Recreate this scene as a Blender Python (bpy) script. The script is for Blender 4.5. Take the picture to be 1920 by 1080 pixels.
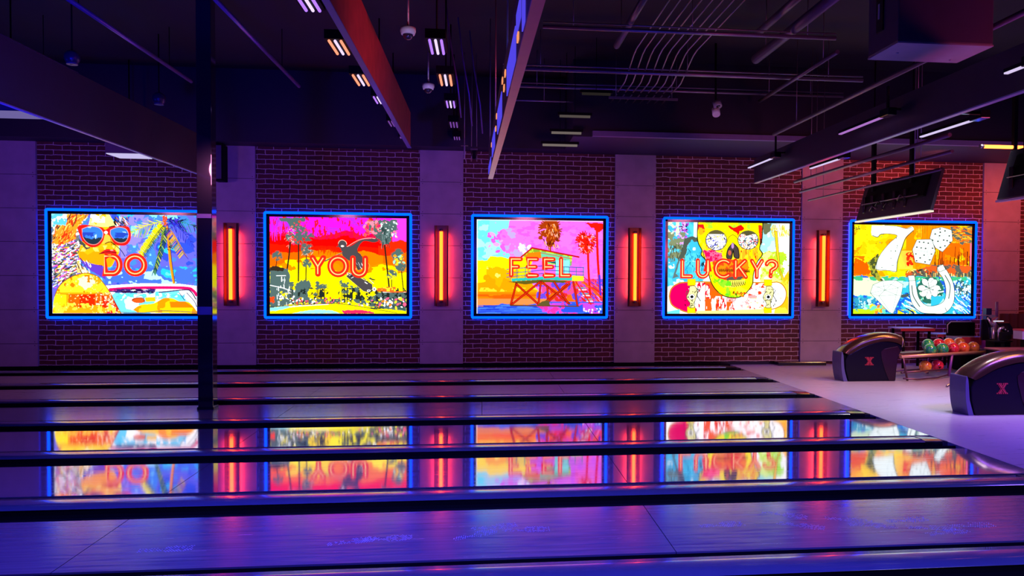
import bpy, bmesh, math, random
import numpy as np
from mathutils import Vector, Matrix
random.seed(7)
S=bpy.context.scene; C=S.collection
for o in list(bpy.data.objects): bpy.data.objects.remove(o)

# ------------------------------------------------------------------ camera
F_PX,CX,CY,YAW,PITCH,ROLL,H=1475.04,1067.57,558.06,.1103,-.026,.0055,1.75
ca,sa=math.cos(YAW),math.sin(YAW)
FWD=Vector((sa*math.cos(PITCH),ca*math.cos(PITCH),math.sin(PITCH)))
_r=Vector((ca,-sa,0)); _u=_r.cross(FWD)
RT=math.cos(ROLL)*_r+math.sin(ROLL)*_u; UP=-math.sin(ROLL)*_r+math.cos(ROLL)*_u
cam=bpy.data.cameras.new('camera'); co=bpy.data.objects.new('camera',cam); C.objects.link(co)
cam.sensor_width=36; cam.lens=F_PX*36/1920; cam.shift_x=-(CX-960)/1920; cam.shift_y=(CY-540)/1920
cam.clip_start=.05; cam.clip_end=200
M=Matrix((RT,UP,-FWD)).transposed().to_4x4(); M.translation=Vector((0,0,H)); co.matrix_world=M
S.camera=co
def at(x,y,X=None,Y=None,Z=None):
    """point of the place seen at photo pixel x,y on the plane X=, Y= or Z="""
    d=RT*((x-CX)/F_PX)-UP*((y-CY)/F_PX)+FWD
    t=X/d.x if X is not None else Y/d.y if Y is not None else (Z-H)/d.z
    return d*t+Vector((0,0,H))

# ------------------------------------------------------------------ world, exposure
S.view_settings.view_transform='Standard'; S.view_settings.look='None'
S.view_settings.exposure=0; S.view_settings.gamma=1; S.view_settings.use_curve_mapping=False
W=bpy.data.worlds.new('world'); S.world=W; W.use_nodes=True
W.node_tree.nodes['Background'].inputs[0].default_value=(.10,.05,.60,1)
W.node_tree.nodes['Background'].inputs[1].default_value=.016

# ------------------------------------------------------------------ lamps
def lamp(kind,name,loc,target,col,power,size=.3,sizey=None,angle=100,blend=1,spread=180):
    L=bpy.data.lights.new(name,kind); L.color=col; L.energy=power
    if kind=='AREA':
        L.spread=math.radians(spread); L.shape='RECTANGLE'; L.size=size; L.size_y=sizey or size
    else: L.shadow_soft_size=size
    if kind=='SPOT': L.spot_size=math.radians(angle); L.spot_blend=blend
    o=bpy.data.objects.new(name,L); C.objects.link(o); o.location=loc
    d=Vector(target)-Vector(loc); o.rotation_euler=d.to_track_quat('-Z','Y').to_euler()
    return o
BLUE=(.055,.05,1); PURP=(.80,.20,.42); RED=(1,.10,.035)
# blue and violet wash over the near lanes, in front of the seating behind the camera
lamp('AREA','blue_wash_lamp',(0,2.6,4.9),(1.0,4.6,0),BLUE,470,9,1.2,spread=105)
lamp('AREA','blue_wash_lamp',(8.3,7.0,4.2),(8,8.6,0),(.25,.12,1),230,2.5,1,spread=95)
lamp('SPOT','lavender_fill',(5.0,3.2,4.6),(2.6,5.5,0),(.62,.50,1),190,.3,angle=75)  # unseen spot added to whiten the light on the scuffed lane
# unseen magenta spots, without fixtures, added to wash the back wall
for x in (-7.5,-3.4,1.1,5.2,9):
    hl_=lamp('SPOT','wall_fill',(x,10.4,3.15),(x,15.0,1.1),PURP,96,.25,angle=118,blend=.6); hl_.data.specular_factor=.15
# unseen navy spots added to tint the left ceiling and beam
lamp('SPOT','navy_fill',(-4.2,6.0,2.2),(-5,14,4.9),(.004,.010,1),620,.3,angle=110)
lamp('SPOT','navy_fill',(-.6,8.0,2.4),(-.8,15,4.7),(.03,.02,1),130,.3,angle=80)
lamp('SPOT','navy_fill',(-1.2,5.5,2.2),(-4.35,8.6,3.6),(.03,.002,1),190,.3,angle=62)
lamp('SPOT','navy_fill',(-9,9.0,2.0),(-7,14,5.2),(.004,.010,1),220,.3,angle=110)
# unseen maroon spot added to tint the right ceiling
lamp('SPOT','maroon_fill',(6.0,5.5,2.6),(4.5,12,5.3),(1,.09,.26),130,.3,angle=120)
# warm lamps over the seating at the right
lamp('SPOT','warm_lamp',(10.6,13.4,3.9),(11.0,15.4,2.7),RED,190,.15,angle=105)
lamp('SPOT','warm_lamp',(8.6,13.9,4.05),(8.6,15.4,3.65),RED,95,.12,angle=115)
lamp('SPOT','warm_lamp',(6.6,14.2,4.05),(6.8,15.4,3.75),RED,22,.12,angle=115)
lamp('SPOT','amber_fill',(8.6,11.6,4.6),(6.9,12.7,.8),(1,.45,.12),620,.7,angle=60)  # unseen amber spots added for highlights on the hoods and rack
lamp('SPOT','amber_fill',(8.4,8.4,4.6),(6.9,9.4,.8),(1,.45,.12),480,.7,angle=50)
lamp('SPOT','amber_fill',(9.2,10.6,3.8),(7.4,13.0,.4),(1,.42,.16),300,.2,angle=70)
lamp('SPOT','pale_fill',(6.9,9.8,4.3),(6.1,10.9,0),(.86,.80,1),950,.3,angle=58)  # unseen spot added to brighten the approach

# ------------------------------------------------------------------ materials
_m={}
def mat(name,base=(.5,.5,.5),rough=.5,metal=0,ior=1.5,coat=0,emit=None,es=1,alpha=1,noise=None,bump=0,nscale=8,spec=None):
    if name in _m: return _m[name]
    m=bpy.data.materials.new(name); m.use_nodes=True; nt=m.node_tree; b=nt.nodes['Principled BSDF']
    b.inputs['Base Color'].default_value=(*base,1); b.inputs['Roughness'].default_value=rough
    b.inputs['Metallic'].default_value=metal; b.inputs['IOR'].default_value=ior; b.inputs['Coat Weight'].default_value=coat
    b.inputs['Coat Roughness'].default_value=.08
    if emit: b.inputs['Emission Color'].default_value=(*emit,1); b.inputs['Emission Strength'].default_value=es
    tc=nt.nodes.new('ShaderNodeTexCoord'); n=nt.nodes.new('ShaderNodeTexNoise'); n.inputs['Scale'].default_value=nscale; n.inputs['Detail'].default_value=5
    nt.links.new(tc.outputs['Object'],n.inputs['Vector'])
    r=nt.nodes.new('ShaderNodeMapRange'); nt.links.new(n.outputs['Fac'],r.inputs['Value'])
    k=.12 if noise is None else noise
    r.inputs['To Min'].default_value=1-k; r.inputs['To Max'].default_value=1+k
    mx=nt.nodes.new('ShaderNodeMix'); mx.data_type='RGBA'; mx.blend_type='MULTIPLY'; mx.inputs['Factor'].default_value=1
    mx.inputs['A'].default_value=(*base,1); nt.links.new(r.outputs['Result'],mx.inputs['B']); nt.links.new(mx.outputs['Result'],b.inputs['Base Color'])
    if bump:
        bp=nt.nodes.new('ShaderNodeBump'); bp.inputs['Strength'].default_value=bump; bp.inputs['Distance'].default_value=.01
        nt.links.new(n.outputs['Fac'],bp.inputs['Height']); nt.links.new(bp.outputs['Normal'],b.inputs['Normal'])
    _m[name]=m; return m
def emat(name,col,st=1):
    if name in _m: return _m[name]
    m=bpy.data.materials.new(name); m.use_nodes=True; nt=m.node_tree; nt.nodes.clear()
    e=nt.nodes.new('ShaderNodeEmission'); e.inputs[0].default_value=(*col,1); e.inputs[1].default_value=st
    o=nt.nodes.new('ShaderNodeOutputMaterial'); nt.links.new(e.outputs[0],o.inputs[0]); _m[name]=m; return m

def brick_mat():
    m=bpy.data.materials.new('brick'); m.use_nodes=True; nt=m.node_tree; L=nt.links; N=nt.nodes.new
    b=nt.nodes['Principled BSDF']; b.inputs['Roughness'].default_value=.75
    tc=N('ShaderNodeTexCoord'); sp=N('ShaderNodeSeparateXYZ'); L.new(tc.outputs['Object'],sp.inputs[0])
    cb=N('ShaderNodeCombineXYZ'); L.new(sp.outputs['X'],cb.inputs['X']); L.new(sp.outputs['Z'],cb.inputs['Y'])
    no=N('ShaderNodeTexNoise'); no.inputs['Scale'].default_value=6; no.inputs['Detail'].default_value=3; L.new(cb.outputs[0],no.inputs['Vector'])
    vm=N('ShaderNodeVectorMath'); vm.operation='MULTIPLY_ADD'; vm.inputs[1].default_value=(.05,.030,0); L.new(no.outputs['Color'],vm.inputs[0]); L.new(cb.outputs[0],vm.inputs[2])
    br=N('ShaderNodeTexBrick'); br.inputs['Scale'].default_value=1; br.inputs['Brick Width'].default_value=.30; br.inputs['Row Height'].default_value=.092
    br.inputs['Mortar Size'].default_value=.0068; br.inputs['Mortar Smooth'].default_value=.25; br.inputs['Bias'].default_value=-.1
    br.inputs['Color1'].default_value=(.13,.030,.026,1); br.inputs['Color2'].default_value=(.07,.018,.020,1); br.inputs['Mortar'].default_value=(.66,.54,.56,1)
    L.new(vm.outputs[0],br.inputs['Vector'])
    n2=N('ShaderNodeTexNoise'); n2.inputs['Scale'].default_value=30; L.new(tc.outputs['Object'],n2.inputs['Vector'])
    mr=N('ShaderNodeMapRange'); mr.inputs['To Min'].default_value=.6; mr.inputs['To Max'].default_value=1.35; L.new(n2.outputs['Fac'],mr.inputs['Value'])
    mx=N('ShaderNodeMix'); mx.data_type='RGBA'; mx.blend_type='MULTIPLY'; mx.inputs['Factor'].default_value=1
    L.new(br.outputs['Color'],mx.inputs['A']); L.new(mr.outputs['Result'],mx.inputs['B']); L.new(mx.outputs['Result'],b.inputs['Base Color'])
    bp=N('ShaderNodeBump'); bp.invert=True; bp.inputs['Strength'].default_value=.5; bp.inputs['Distance'].default_value=.012; L.new(br.outputs['Fac'],bp.inputs['Height']); L.new(bp.outputs['Normal'],b.inputs['Normal'])
    return m
def lane_mat(name,c1,c2,rough=.12,ior=2.0,dust=.12,metal=0):
    """glossy lane boards running along X, with wear streaks"""
    m=bpy.data.materials.new(name); m.use_nodes=True; nt=m.node_tree; L=nt.links; N=nt.nodes.new
    b=nt.nodes['Principled BSDF']; b.inputs['IOR'].default_value=ior; b.inputs['Metallic'].default_value=metal
    tc=N('ShaderNodeTexCoord'); sp=N('ShaderNodeSeparateXYZ'); L.new(tc.outputs['Object'],sp.inputs[0])
    mp=N('ShaderNodeMapping'); mp.inputs['Scale'].default_value=(.5,24,1); L.new(tc.outputs['Object'],mp.inputs['Vector'])
    n1=N('ShaderNodeTexNoise'); n1.inputs['Scale'].default_value=1.6; n1.inputs['Detail'].default_value=6; L.new(mp.outputs[0],n1.inputs['Vector'])
    cr=N('ShaderNodeMix'); cr.data_type='RGBA'; cr.inputs['A'].default_value=(*c1,1); cr.inputs['B'].default_value=(*c2,1); L.new(n1.outputs['Fac'],cr.inputs['Factor'])
    L.new(cr.outputs['Result'],b.inputs['Base Color'])
    mp2=N('ShaderNodeMapping'); mp2.inputs['Scale'].default_value=(.7,9,1); L.new(tc.outputs['Object'],mp2.inputs['Vector'])
    n2=N('ShaderNodeTexNoise'); n2.inputs['Scale'].default_value=3; n2.inputs['Detail'].default_value=8; n2.inputs['Roughness'].default_value=.7; L.new(mp2.outputs[0],n2.inputs['Vector'])
    mr=N('ShaderNodeMapRange'); mr.inputs['From Min'].default_value=.35; mr.inputs['From Max'].default_value=.75
    mr.inputs['To Min'].default_value=rough; mr.inputs['To Max'].default_value=rough+dust; L.new(n2.outputs['Fac'],mr.inputs['Value']); L.new(mr.outputs[0],b.inputs['Roughness'])
    bp=N('ShaderNodeBump'); bp.inputs['Strength'].default_value=.025; bp.inputs['Distance'].default_value=.002; L.new(n1.outputs['Fac'],bp.inputs['Height']); L.new(bp.outputs['Normal'],b.inputs['Normal'])
    _m[name]=m; return m

# ------------------------------------------------------------------ object helpers
def tag(o,label=None,cat=None,group=None,kind=None):
    if label: o['label']=label
    if cat: o['category']=cat
    if group: o['group']=group
    if kind: o['kind']=kind
    return o
def thing(name,loc,label,cat,group=None,rz=0):
    o=bpy.data.objects.new(name,None); o.empty_display_size=.1; C.objects.link(o); o.location=loc; o.rotation_euler=(0,0,rz)
    return tag(o,label,cat,group)
def obj(name,bm,m,parent=None,smooth=False,bevel=0,label=None):
    me=bpy.data.meshes.new(name)
    bmesh.ops.remove_doubles(bm,verts=bm.verts,dist=1e-6)
    bmesh.ops.recalc_face_normals(bm,faces=bm.faces); bm.to_mesh(me); bm.free()
    for mm in (m if isinstance(m,(list,tuple)) else [m]): me.materials.append(mm)
    o=bpy.data.objects.new(name,me); C.objects.link(o)
    if parent: o.parent=parent
    if smooth:
        for p in me.polygons: p.use_smooth=True
    if bevel:
        b=o.modifiers.new('bevel','BEVEL'); b.width=bevel; b.segments=2; b.limit_method='ANGLE'
    if label: o['label']=label
    return o
def box(bm,x0,x1,y0,y1,z0,z1,mi=0):
    v=[bm.verts.new(p) for p in ((x0,y0,z0),(x1,y0,z0),(x1,y1,z0),(x0,y1,z0),(x0,y0,z1),(x1,y0,z1),(x1,y1,z1),(x0,y1,z1))]
    for f in ((0,3,2,1),(4,5,6,7),(0,1,5,4),(1,2,6,5),(2,3,7,6),(3,0,4,7)):
        q=bm.faces.new([v[i] for i in f]); q.material_index=mi
    return v
def bx(*a): 
    bm=bmesh.new(); box(bm,*a); return bm
def tube(bm,pts,r,n=10,closed=False,sy=1,cap=True,mi=0):
    """sweep a circle of radius r along pts (parallel transport)"""
    P=[Vector(p) for p in pts]; k=len(P); rings=[]
    nrm=None
    for i in range(k):
        a=P[i-1] if (i>0 or closed) else P[i]; b=P[(i+1)%k] if (i<k-1 or closed) else P[i]
        t=(b-P[i]).normalized()+(P[i]-a).normalized(); t=t.normalized() if t.length>1e-6 else (b-a).normalized()
        if nrm is None:
            nrm=t.cross(Vector((0,1,0)));
            if nrm.length<.1: nrm=t.cross(Vector((0,0,1)))
        nrm=(nrm-t*nrm.dot(t)).normalized(); bn=t.cross(nrm)
        rr=r[i] if isinstance(r,(list,tuple)) else r
        # keep width through corners
        s=1
        if (0<i<k-1) or closed:
            d1=(P[i]-a).normalized(); s=1/max(.5,abs(d1.dot(t)))
        rings.append([bm.verts.new(P[i]+(nrm*math.cos(2*math.pi*j/n)*s+bn*math.sin(2*math.pi*j/n)*sy)*rr) for j in range(n)])
    for i in range(k if closed else k-1):
        A,B=rings[i],rings[(i+1)%k]
        for j in range(n):
            f=bm.faces.new((A[j],A[(j+1)%n],B[(j+1)%n],B[j])); f.smooth=True; f.material_index=mi
    if cap and not closed:
        bm.faces.new(rings[0][::-1]).material_index=mi; bm.faces.new(rings[-1]).material_index=mi
def tb(*a,**k):
    bm=bmesh.new(); tube(bm,*a,**k); return bm
def ball(bm,c,r,u=20,v=12,sz=1):
    m=Matrix.Translation(c)@Matrix.Diagonal((r,r,r*sz,1))
    g=bmesh.ops.create_uvsphere(bm,u_segments=u,v_segments=v,radius=1,matrix=m)
    for vv in g['verts']:
        for f in vv.link_faces: f.smooth=True
def prism(bm,pts,y0,y1,mi=0):
    """outline in XZ extruded along Y"""
    a=[bm.verts.new((x,y0,z)) for x,z in pts]; b=[bm.verts.new((x,y1,z)) for x,z in pts]; n=len(pts)
    bm.faces.new(a).material_index=mi; bm.faces.new(b[::-1]).material_index=mi
    for i in range(n): bm.faces.new((a[i],b[i],b[(i+1)%n],a[(i+1)%n])).material_index=mi
def copy_tree(o,parent=None):
    c=o.copy(); C.objects.link(c); c.parent=parent
    for ch in [k for k in bpy.data.objects if k.parent==o]: copy_tree(ch,c)
    return c
def lerp(a,b,t): return a+(b-a)*t

D=15.45                                   # back wall plane
MB=mat('black_matte',(.003,.003,.004),.7); MB.node_tree.nodes['Principled BSDF'].inputs['Specular IOR Level'].default_value=.12
MBG=mat('black_gloss',(.006,.006,.010),.18,coat=.3)
CONC=mat('concrete_panel',(.42,.36,.42),.55,noise=.25,nscale=3.5,bump=.15)
STEEL=mat('steel_conduit',(.33,.30,.34),.38,metal=.7)
DARKP=mat('dark_paint',(.05,.045,.055),.5)

# ================================================================== SETTING
bm=bmesh.new(); box(bm,4.99,16,-3,D+.2,-.25,0)
fl=obj('floor',bm,lane_mat('approach_laminate',(.42,.38,.44),(.30,.27,.33),rough=.26,ior=1.5,dust=.16)); tag(fl,kind='structure')
bm=bmesh.new(); box(bm,-14,4.99,-3,D+.2,-.25,-.13)
tag(obj('floor_subfloor',bm,MB),kind='structure')
tag(obj('wall_back',bx(-14,16,D,D+.2,-.1,5.6),brick_mat()),kind='structure')
tag(obj('wall_left',bx(-14.2,-14,-3,D+.2,-.25,5.6),DARKP),kind='structure')
tag(obj('wall_right',bx(16,16.2,-3,D+.2,-.25,5.6),mat('maroon_wall',(.10,.04,.05),.7)),kind='structure')
CEIL=mat('ceiling_black',(.010,.009,.016),.8,noise=.35,nscale=2)
tag(obj('ceiling',bx(-14,16,-3,D+.2,5.5,5.6),CEIL),kind='structure')
tag(obj('trim_1',bx(1.55,16,13.55,D,4.18,5.5),mat('soffit_paint',(.014,.013,.026),.6)),kind='structure')
tag(obj('trim_9',bx(-14,1.55,14.95,D,4.18,5.5),mat('soffit_paint',(.014,.013,.026),.6)),kind='structure')   # soffit over the wall
tag(obj('baseboard_back',bx(-14,6.0,D-.03,D,-.1,.065),MBG),kind='structure')
ZS=[.055,.475,1.10,1.724,2.345,2.957,3.57,4.18]
cols=[(-8.93,-8.11),(-4.996,-4.25),(-1.198,-.371),(2.605,3.421),(6.452,7.316),(10.387,11.217),(14.2,15.1)]
for i,(a,b) in enumerate(cols):
    bm=bmesh.new()
    for j in range(len(ZS)-1): box(bm,a,b,D-.05,D-.001,ZS[j]+.004,ZS[j+1]-.004)
    box(bm,a+.01,b-.01,D-.044,D-.001,ZS[0],ZS[-1],1)
    for j in range(1,len(ZS)-1):                         # bolt heads at the panel corners
        for xx in (a+.05,b-.05):
            for dz in (-.035,.035):
                m4=Matrix.Translation((xx,D-.05,ZS[j]+dz))@Matrix.Rotation(math.pi/2,4,'X')
                g=bmesh.ops.create_cone(bm,cap_ends=True,segments=8,radius1=.007,radius2=.007,depth=.006,matrix=m4)
                for v in g['verts']:
                    for f in v.link_faces: f.material_index=1
    tag(obj('trim_%d'%(i+2),bm,[CONC,MB]),kind='structure')

tag(obj('trim_10',bx(1.88,16,13.46,13.55,4.18,4.27),mat('ledge_violet',(.20,.15,.30),.45)),kind='structure')
# ================================================================== LANES
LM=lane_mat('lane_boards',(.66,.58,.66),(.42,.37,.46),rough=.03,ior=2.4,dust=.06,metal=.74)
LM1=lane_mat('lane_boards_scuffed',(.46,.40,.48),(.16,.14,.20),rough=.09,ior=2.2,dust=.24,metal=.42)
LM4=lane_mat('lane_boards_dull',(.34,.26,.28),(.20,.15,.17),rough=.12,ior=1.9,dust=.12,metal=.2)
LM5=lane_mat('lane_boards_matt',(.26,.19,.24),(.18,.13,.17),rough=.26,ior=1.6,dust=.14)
SY=[6.238+1.706*k for k in range(-2,6)]
ordl=['nearest, cut by the bottom edge of the photo','with shoe prints in the foreground','that mirrors the neon words','that mirrors the lower half of the lit pictures','on which the black pillar stands','third from the brick wall','second from the brick wall']
lord=['bowling lane cut by the lower right corner of the photo','glossy bowling lane in the foreground with shoe prints on it','glossy bowling lane that mirrors the neon words','glossy bowling lane that mirrors the lower part of the lit pictures','bowling lane on which the black pillar stands','dull purple bowling lane, second from the brick wall','dull purple bowling lane right next to the brick wall']
# shoe prints and dust marks (a film on the boards)
dustm=mat('dust_film',(.85,.80,.92),.6,noise=.3)
for k in range(len(SY)-1):
    y0,y1=SY[k]+.34,SY[k+1]-.34
    t=thing('bowling_lane',(4.99,(y0+y1)/2,0),lord[k],'bowling lane','bowling lanes')
    bm=bmesh.new(); hy=(y1-y0)/2
    edges=[0,-3.755,-7.5,-11.2,-15,-18.9]
    if k==4: edges=[0,-4.99,-7.5,-11.2,-15,-18.9]
    for a,b in zip(edges[1:],edges[:-1]): box(bm,a+.003,b-.003,-hy,hy,-.09,0)
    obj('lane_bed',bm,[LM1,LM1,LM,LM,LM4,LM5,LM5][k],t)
    bm=bmesh.new()                                   # half-round gutters both sides
    for s in (-1,1):
        yc=s*(hy+.095); n=10
        for i in range(n):
            a0,a1=math.pi*i/n,math.pi*(i+1)/n
            p=[(yc+.094*math.cos(a),-.012-.085*math.sin(a)) for a in (a0,a1)]
            vs=[bm.verts.new((x,y,z)) for x,(y,z) in ((-18.9,p[0]),(-.0,p[0]),(-.0,p[1]),(-18.9,p[1]))]
            bm.faces.new(vs)
    obj('gutter',bm,MB,t)
capm=mat('divider_cap',(.10,.11,.16),.16,ior=2.0,coat=.5)
slab=['lane divider running along the bottom edge of the photo','lane divider in the foreground, just before the lane with shoe prints','wide blue lit lane divider just behind the shoe prints','lane divider between the two brightly mirroring lanes','lane divider just in front of the black pillar','lane divider just behind the black pillar','lane divider second from the brick wall','lane divider running along the foot of the brick wall']
for k,y in enumerate(SY):
    t=thing('lane_divider',(4.99,y,0),slab[k],'lane divider','lane dividers')
    bm=bmesh.new()
    prof=[(-.15,.028),(-.138,.038),(-.05,.046),(.05,.046),(.138,.038),(.15,.028)]
    A=[bm.verts.new((-18.9,a,b)) for a,b in prof]; B=[bm.verts.new((-.34,a,b)) for a,b in prof]
    for i in range(5): f=bm.faces.new((A[i],B[i],B[i+1],A[i+1])); f.smooth=True
    obj('cap',bm,capm,t,label='blue grey glossy top strip')
    bm=bmesh.new()
    box(bm,-18.9,-.34,-.145,.145,-.12,.027)
    obj('divider_body',bm,MB,t)
    bm=bmesh.new()                                   # pointed black nose
    A=[bm.verts.new((-.34,a,b+.004)) for a,b in prof]+[bm.verts.new((-.34,.15,-.1)),bm.verts.new((-.34,-.15,-.1))]
    B=[bm.verts.new((-.12,a*.72,.008+(b-.008)*.75)) for a,b in prof]+[bm.verts.new((-.12,.11,-.1)),bm.verts.new((-.12,-.11,-.1))]
    Cc=[bm.verts.new((-.0,a*.05,.004)) for a,b in prof]+[bm.verts.new((-.0,.008,-.1)),bm.verts.new((-.0,-.008,-.1))]
    for P,Q in ((A,B),(B,Cc)):
        for i in range(8): bm.faces.new((P[i],Q[i],Q[(i+1)%8],P[(i+1)%8]))
    bm.faces.new(A); obj('nose',bm,MBG,t)
t=at(1480,689,Z=.03)
tag(obj('floor_curb',bx(t.x,t.x+1.0,D-.30,D-.06,0,.07),MBG,bevel=.01),'short black curb on the floor left of the ball return','curb')
# shoe prints
def shoe(x,y,a,s=1,seed=0,name='shoe_print'):
    rr=random.Random(seed); bm=bmesh.new()
    def dot(u,v,ru,rv,ro):
        c,s_=math.cos(a),math.sin(a); vs=[]
        for i in range(6):
            q=2*math.pi*i/6+ro; uu=u+ru*math.cos(q); vv=v+rv*math.sin(q)
            vs.append(bm.verts.new((x+(uu*c-vv*s_)*s,y+(uu*s_+vv*c)*s,.0009)))
        bm.faces.new(vs)
    for i in range(-9,10):
        for j in range(-4,5):
            u=i*.015+(.007 if j%2 else 0); v=j*.0115
            wid=.050 if u>.0 else .034; wid*=1 if abs(u)<.11 else .7
            if abs(v)<wid and not(-.045<u<-.005 and v>.0) and rr.random()<.72: dot(u,v,.0045,.0032,rr.random())
    return obj(name,bm,dustm)
sp=[(925,988,.2,'left'),(890,1003,.5,''),(985,993,.0,''),(1352,984,.1,''),(1470,965,-.5,''),(1500,985,-.5,''),(1590,975,-.4,''),(1635,985,-.2,''),(1700,975,.1,''),(1745,990,-.2,''),(1775,998,.2,''),(1820,985,0,''),(725,1010,.1,''),(660,1015,.3,''),(310,1030,.1,'')]
nums='one two three four five six seven eight nine ten eleven twelve thirteen fourteen fifteen'.split(); rank={j:q for q,j in enumerate(sorted(range(len(sp)),key=lambda j:sp[j][0]))}
for i,(px,py,a,_) in enumerate(sp):
    p=at(px,py,Z=0); tag(shoe(p.x,p.y,a,1.15,i),'faint dusty shoe print on the foreground lane, number %s from the left'%nums[rank[i]],'shoe print','shoe prints on the foreground lane')

# ================================================================== PILLAR
t=thing('pillar',(-3.577,10.75,0),'black square steel pillar standing on a lane left of the word YOU','pillar')
pilm=mat('pillar_gloss',(.012,.011,.016),.07,ior=1.9,coat=1)
obj('shaft',bx(-.093,.093,-.09,.09,0,5.5),pilm,t,bevel=.006)
obj('base_plate',bx(-.105,.105,-.10,.10,0,.035),MBG,t,bevel=.004)
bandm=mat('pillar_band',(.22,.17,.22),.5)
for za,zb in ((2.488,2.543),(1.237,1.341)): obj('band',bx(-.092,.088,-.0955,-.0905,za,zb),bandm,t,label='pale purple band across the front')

# ================================================================== PICTURES (painted as colour per vertex of a fine grid, backlit)
def lin(c):
    c=np.asarray(c,float)/255; return np.where(c<=.04045,c/12.92,((c+.055)/1.055)**2.4)
class Art:
    """coordinates are in the frame (x0,y0)-(x1,y1), y down"""
    def __init__(s,x0,y0,x1,y1,nx=430,bg=(255,255,255),seed=1):
        s.x0,s.y0,s.x1,s.y1=x0,y0,x1,y1; s.nx=nx; s.ny=int(nx*1.82/2.55)
        X=np.linspace(x0,x1,s.nx); Y=np.linspace(y0,y1,s.ny); s.X,s.Y=np.meshgrid(X,Y)
        s.img=np.zeros((s.ny,s.nx,3)); s.img[:]=bg; s.r=np.random.RandomState(seed); s.px=(x1-x0)/nx
    def fbm(s,sc,oct=4,sx=1,sy=1):
        out=np.zeros((s.ny,s.nx)); amp=1; tot=0
        for o in range(oct):
            gx=int((s.x1-s.x0)/sc*sx)+3; gy=int((s.y1-s.y0)/sc*sy)+3
            g=s.r.rand(gy,gx); u=(s.X-s.x0)/sc*sx; v=(s.Y-s.y0)/sc*sy
            iu=u.astype(int); iv=v.astype(int); fu=u-iu; fv=v-iv; fu=fu*fu*(3-2*fu); fv=fv*fv*(3-2*fv)
            iu=np.clip(iu,0,gx-2); iv=np.clip(iv,0,gy-2)
            n=(g[iv,iu]*(1-fu)+g[iv,iu+1]*fu)*(1-fv)+(g[iv+1,iu]*(1-fu)+g[iv+1,iu+1]*fu)*fv
            out+=amp*n; tot+=amp; amp*=.55; sc/=2
        return out/tot
    def put(s,m,col,alpha=1):
        s.img[m]=s.img[m]*(1-alpha)+np.array(col,float)*alpha
    def pmask(s,pts,jag=0):
        X,Y=s.X,s.Y
        if jag:
            X=X+(s.fbm(18,3)-.5)*jag*2; Y=Y+(s.fbm(18,3)-.5)*jag*2
        m=np.zeros(X.shape,bool); n=len(pts)
        for i in range(n):
            (xa,ya),(xb,yb)=pts[i],pts[(i+1)%n]
            if ya==yb: continue
            c=((ya>Y)!=(yb>Y))&(X<(xb-xa)*(Y-ya)/(yb-ya)+xa); m^=c
        return m
    def poly(s,pts,col,jag=0,alt=None,thr=.55,sc=60,edge=None,ew=5):
        m=s.pmask(pts,jag); s.put(m,col)
        if alt is not None: s.put(m&(s.fbm(sc)>thr),alt)
        if edge is not None: s.line(list(pts)+[pts[0]],ew,edge)
        return m
    def line(s,pts,w,col,within=None):
        for (xa,ya),(xb,yb) in zip(pts[:-1],pts[1:]):
            pad=w+s.px
            j0=int((min(xa,xb)-pad-s.x0)/(s.x1-s.x0)*s.nx); j1=int((max(xa,xb)+pad-s.x0)/(s.x1-s.x0)*s.nx)+2
            i0=int((min(ya,yb)-pad-s.y0)/(s.y1-s.y0)*s.ny); i1=int((max(ya,yb)+pad-s.y0)/(s.y1-s.y0)*s.ny)+2
            j0,i0=max(0,j0),max(0,i0)
            if j1<=j0 or i1<=i0: continue
            X=s.X[i0:i1,j0:j1]; Y=s.Y[i0:i1,j0:j1]
            if X.size==0: continue
            dx,dy=xb-xa,yb-ya; l=dx*dx+dy*dy+1e-9; t=np.clip(((X-xa)*dx+(Y-ya)*dy)/l,0,1)
            d=np.hypot(X-xa-t*dx,Y-ya-t*dy); a=np.clip((w/2-d)/s.px+.5,0,1)[...,None]
            if within is not None: a=a*within[i0:i1,j0:j1,None]
            s.img[i0:i1,j0:j1]=s.img[i0:i1,j0:j1]*(1-a)+np.array(col,float)*a
    def curve(s,pts,w,col,n=10):
        out=[]; P=[pts[0]]+list(pts)+[pts[-1]]
        for i in range(1,len(P)-2):
            for k in range(n):
                t=k/n; f=[.5*(2*P[i][c]+(P[i+1][c]-P[i-1][c])*t+(2*P[i-1][c]-5*P[i][c]+4*P[i+1][c]-P[i+2][c])*t*t+(3*P[i][c]-P[i-1][c]-3*P[i+1][c]+P[i+2][c])*t**3) for c in (0,1)]
                out.append(tuple(f))
        out.append(tuple(pts[-1])); 
        if w: s.line(out,w,col)
        return out
    def ell(s,cx,cy,rx,ry,col,ang=0,ring=0):
        c,q=math.cos(ang),math.sin(ang); U=(s.X-cx)*c+(s.Y-cy)*q; V=-(s.X-cx)*q+(s.Y-cy)*c
        d=np.hypot(U/rx,V/ry); m=d<1
        if ring: m&=d>1-ring
        s.put(m,col); return m
    def spl(s,x0,y0,x1,y1,n,r0,r1,cols,mask=None):
        for i in range(n):
            x=s.r.uniform(x0,x1); y=s.r.uniform(y0,y1); r=s.r.uniform(r0,r1); a=s.r.uniform(0,3); c,q=math.cos(a),math.sin(a)
            U=(s.X-x)*c+(s.Y-y)*q; V=-(s.X-x)*q+(s.Y-y)*c; m=(U/(r*1.7))**2+(V/r)**2<1
            if mask is not None: m&=mask
            s.put(m,cols[s.r.randint(len(cols))])
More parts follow.
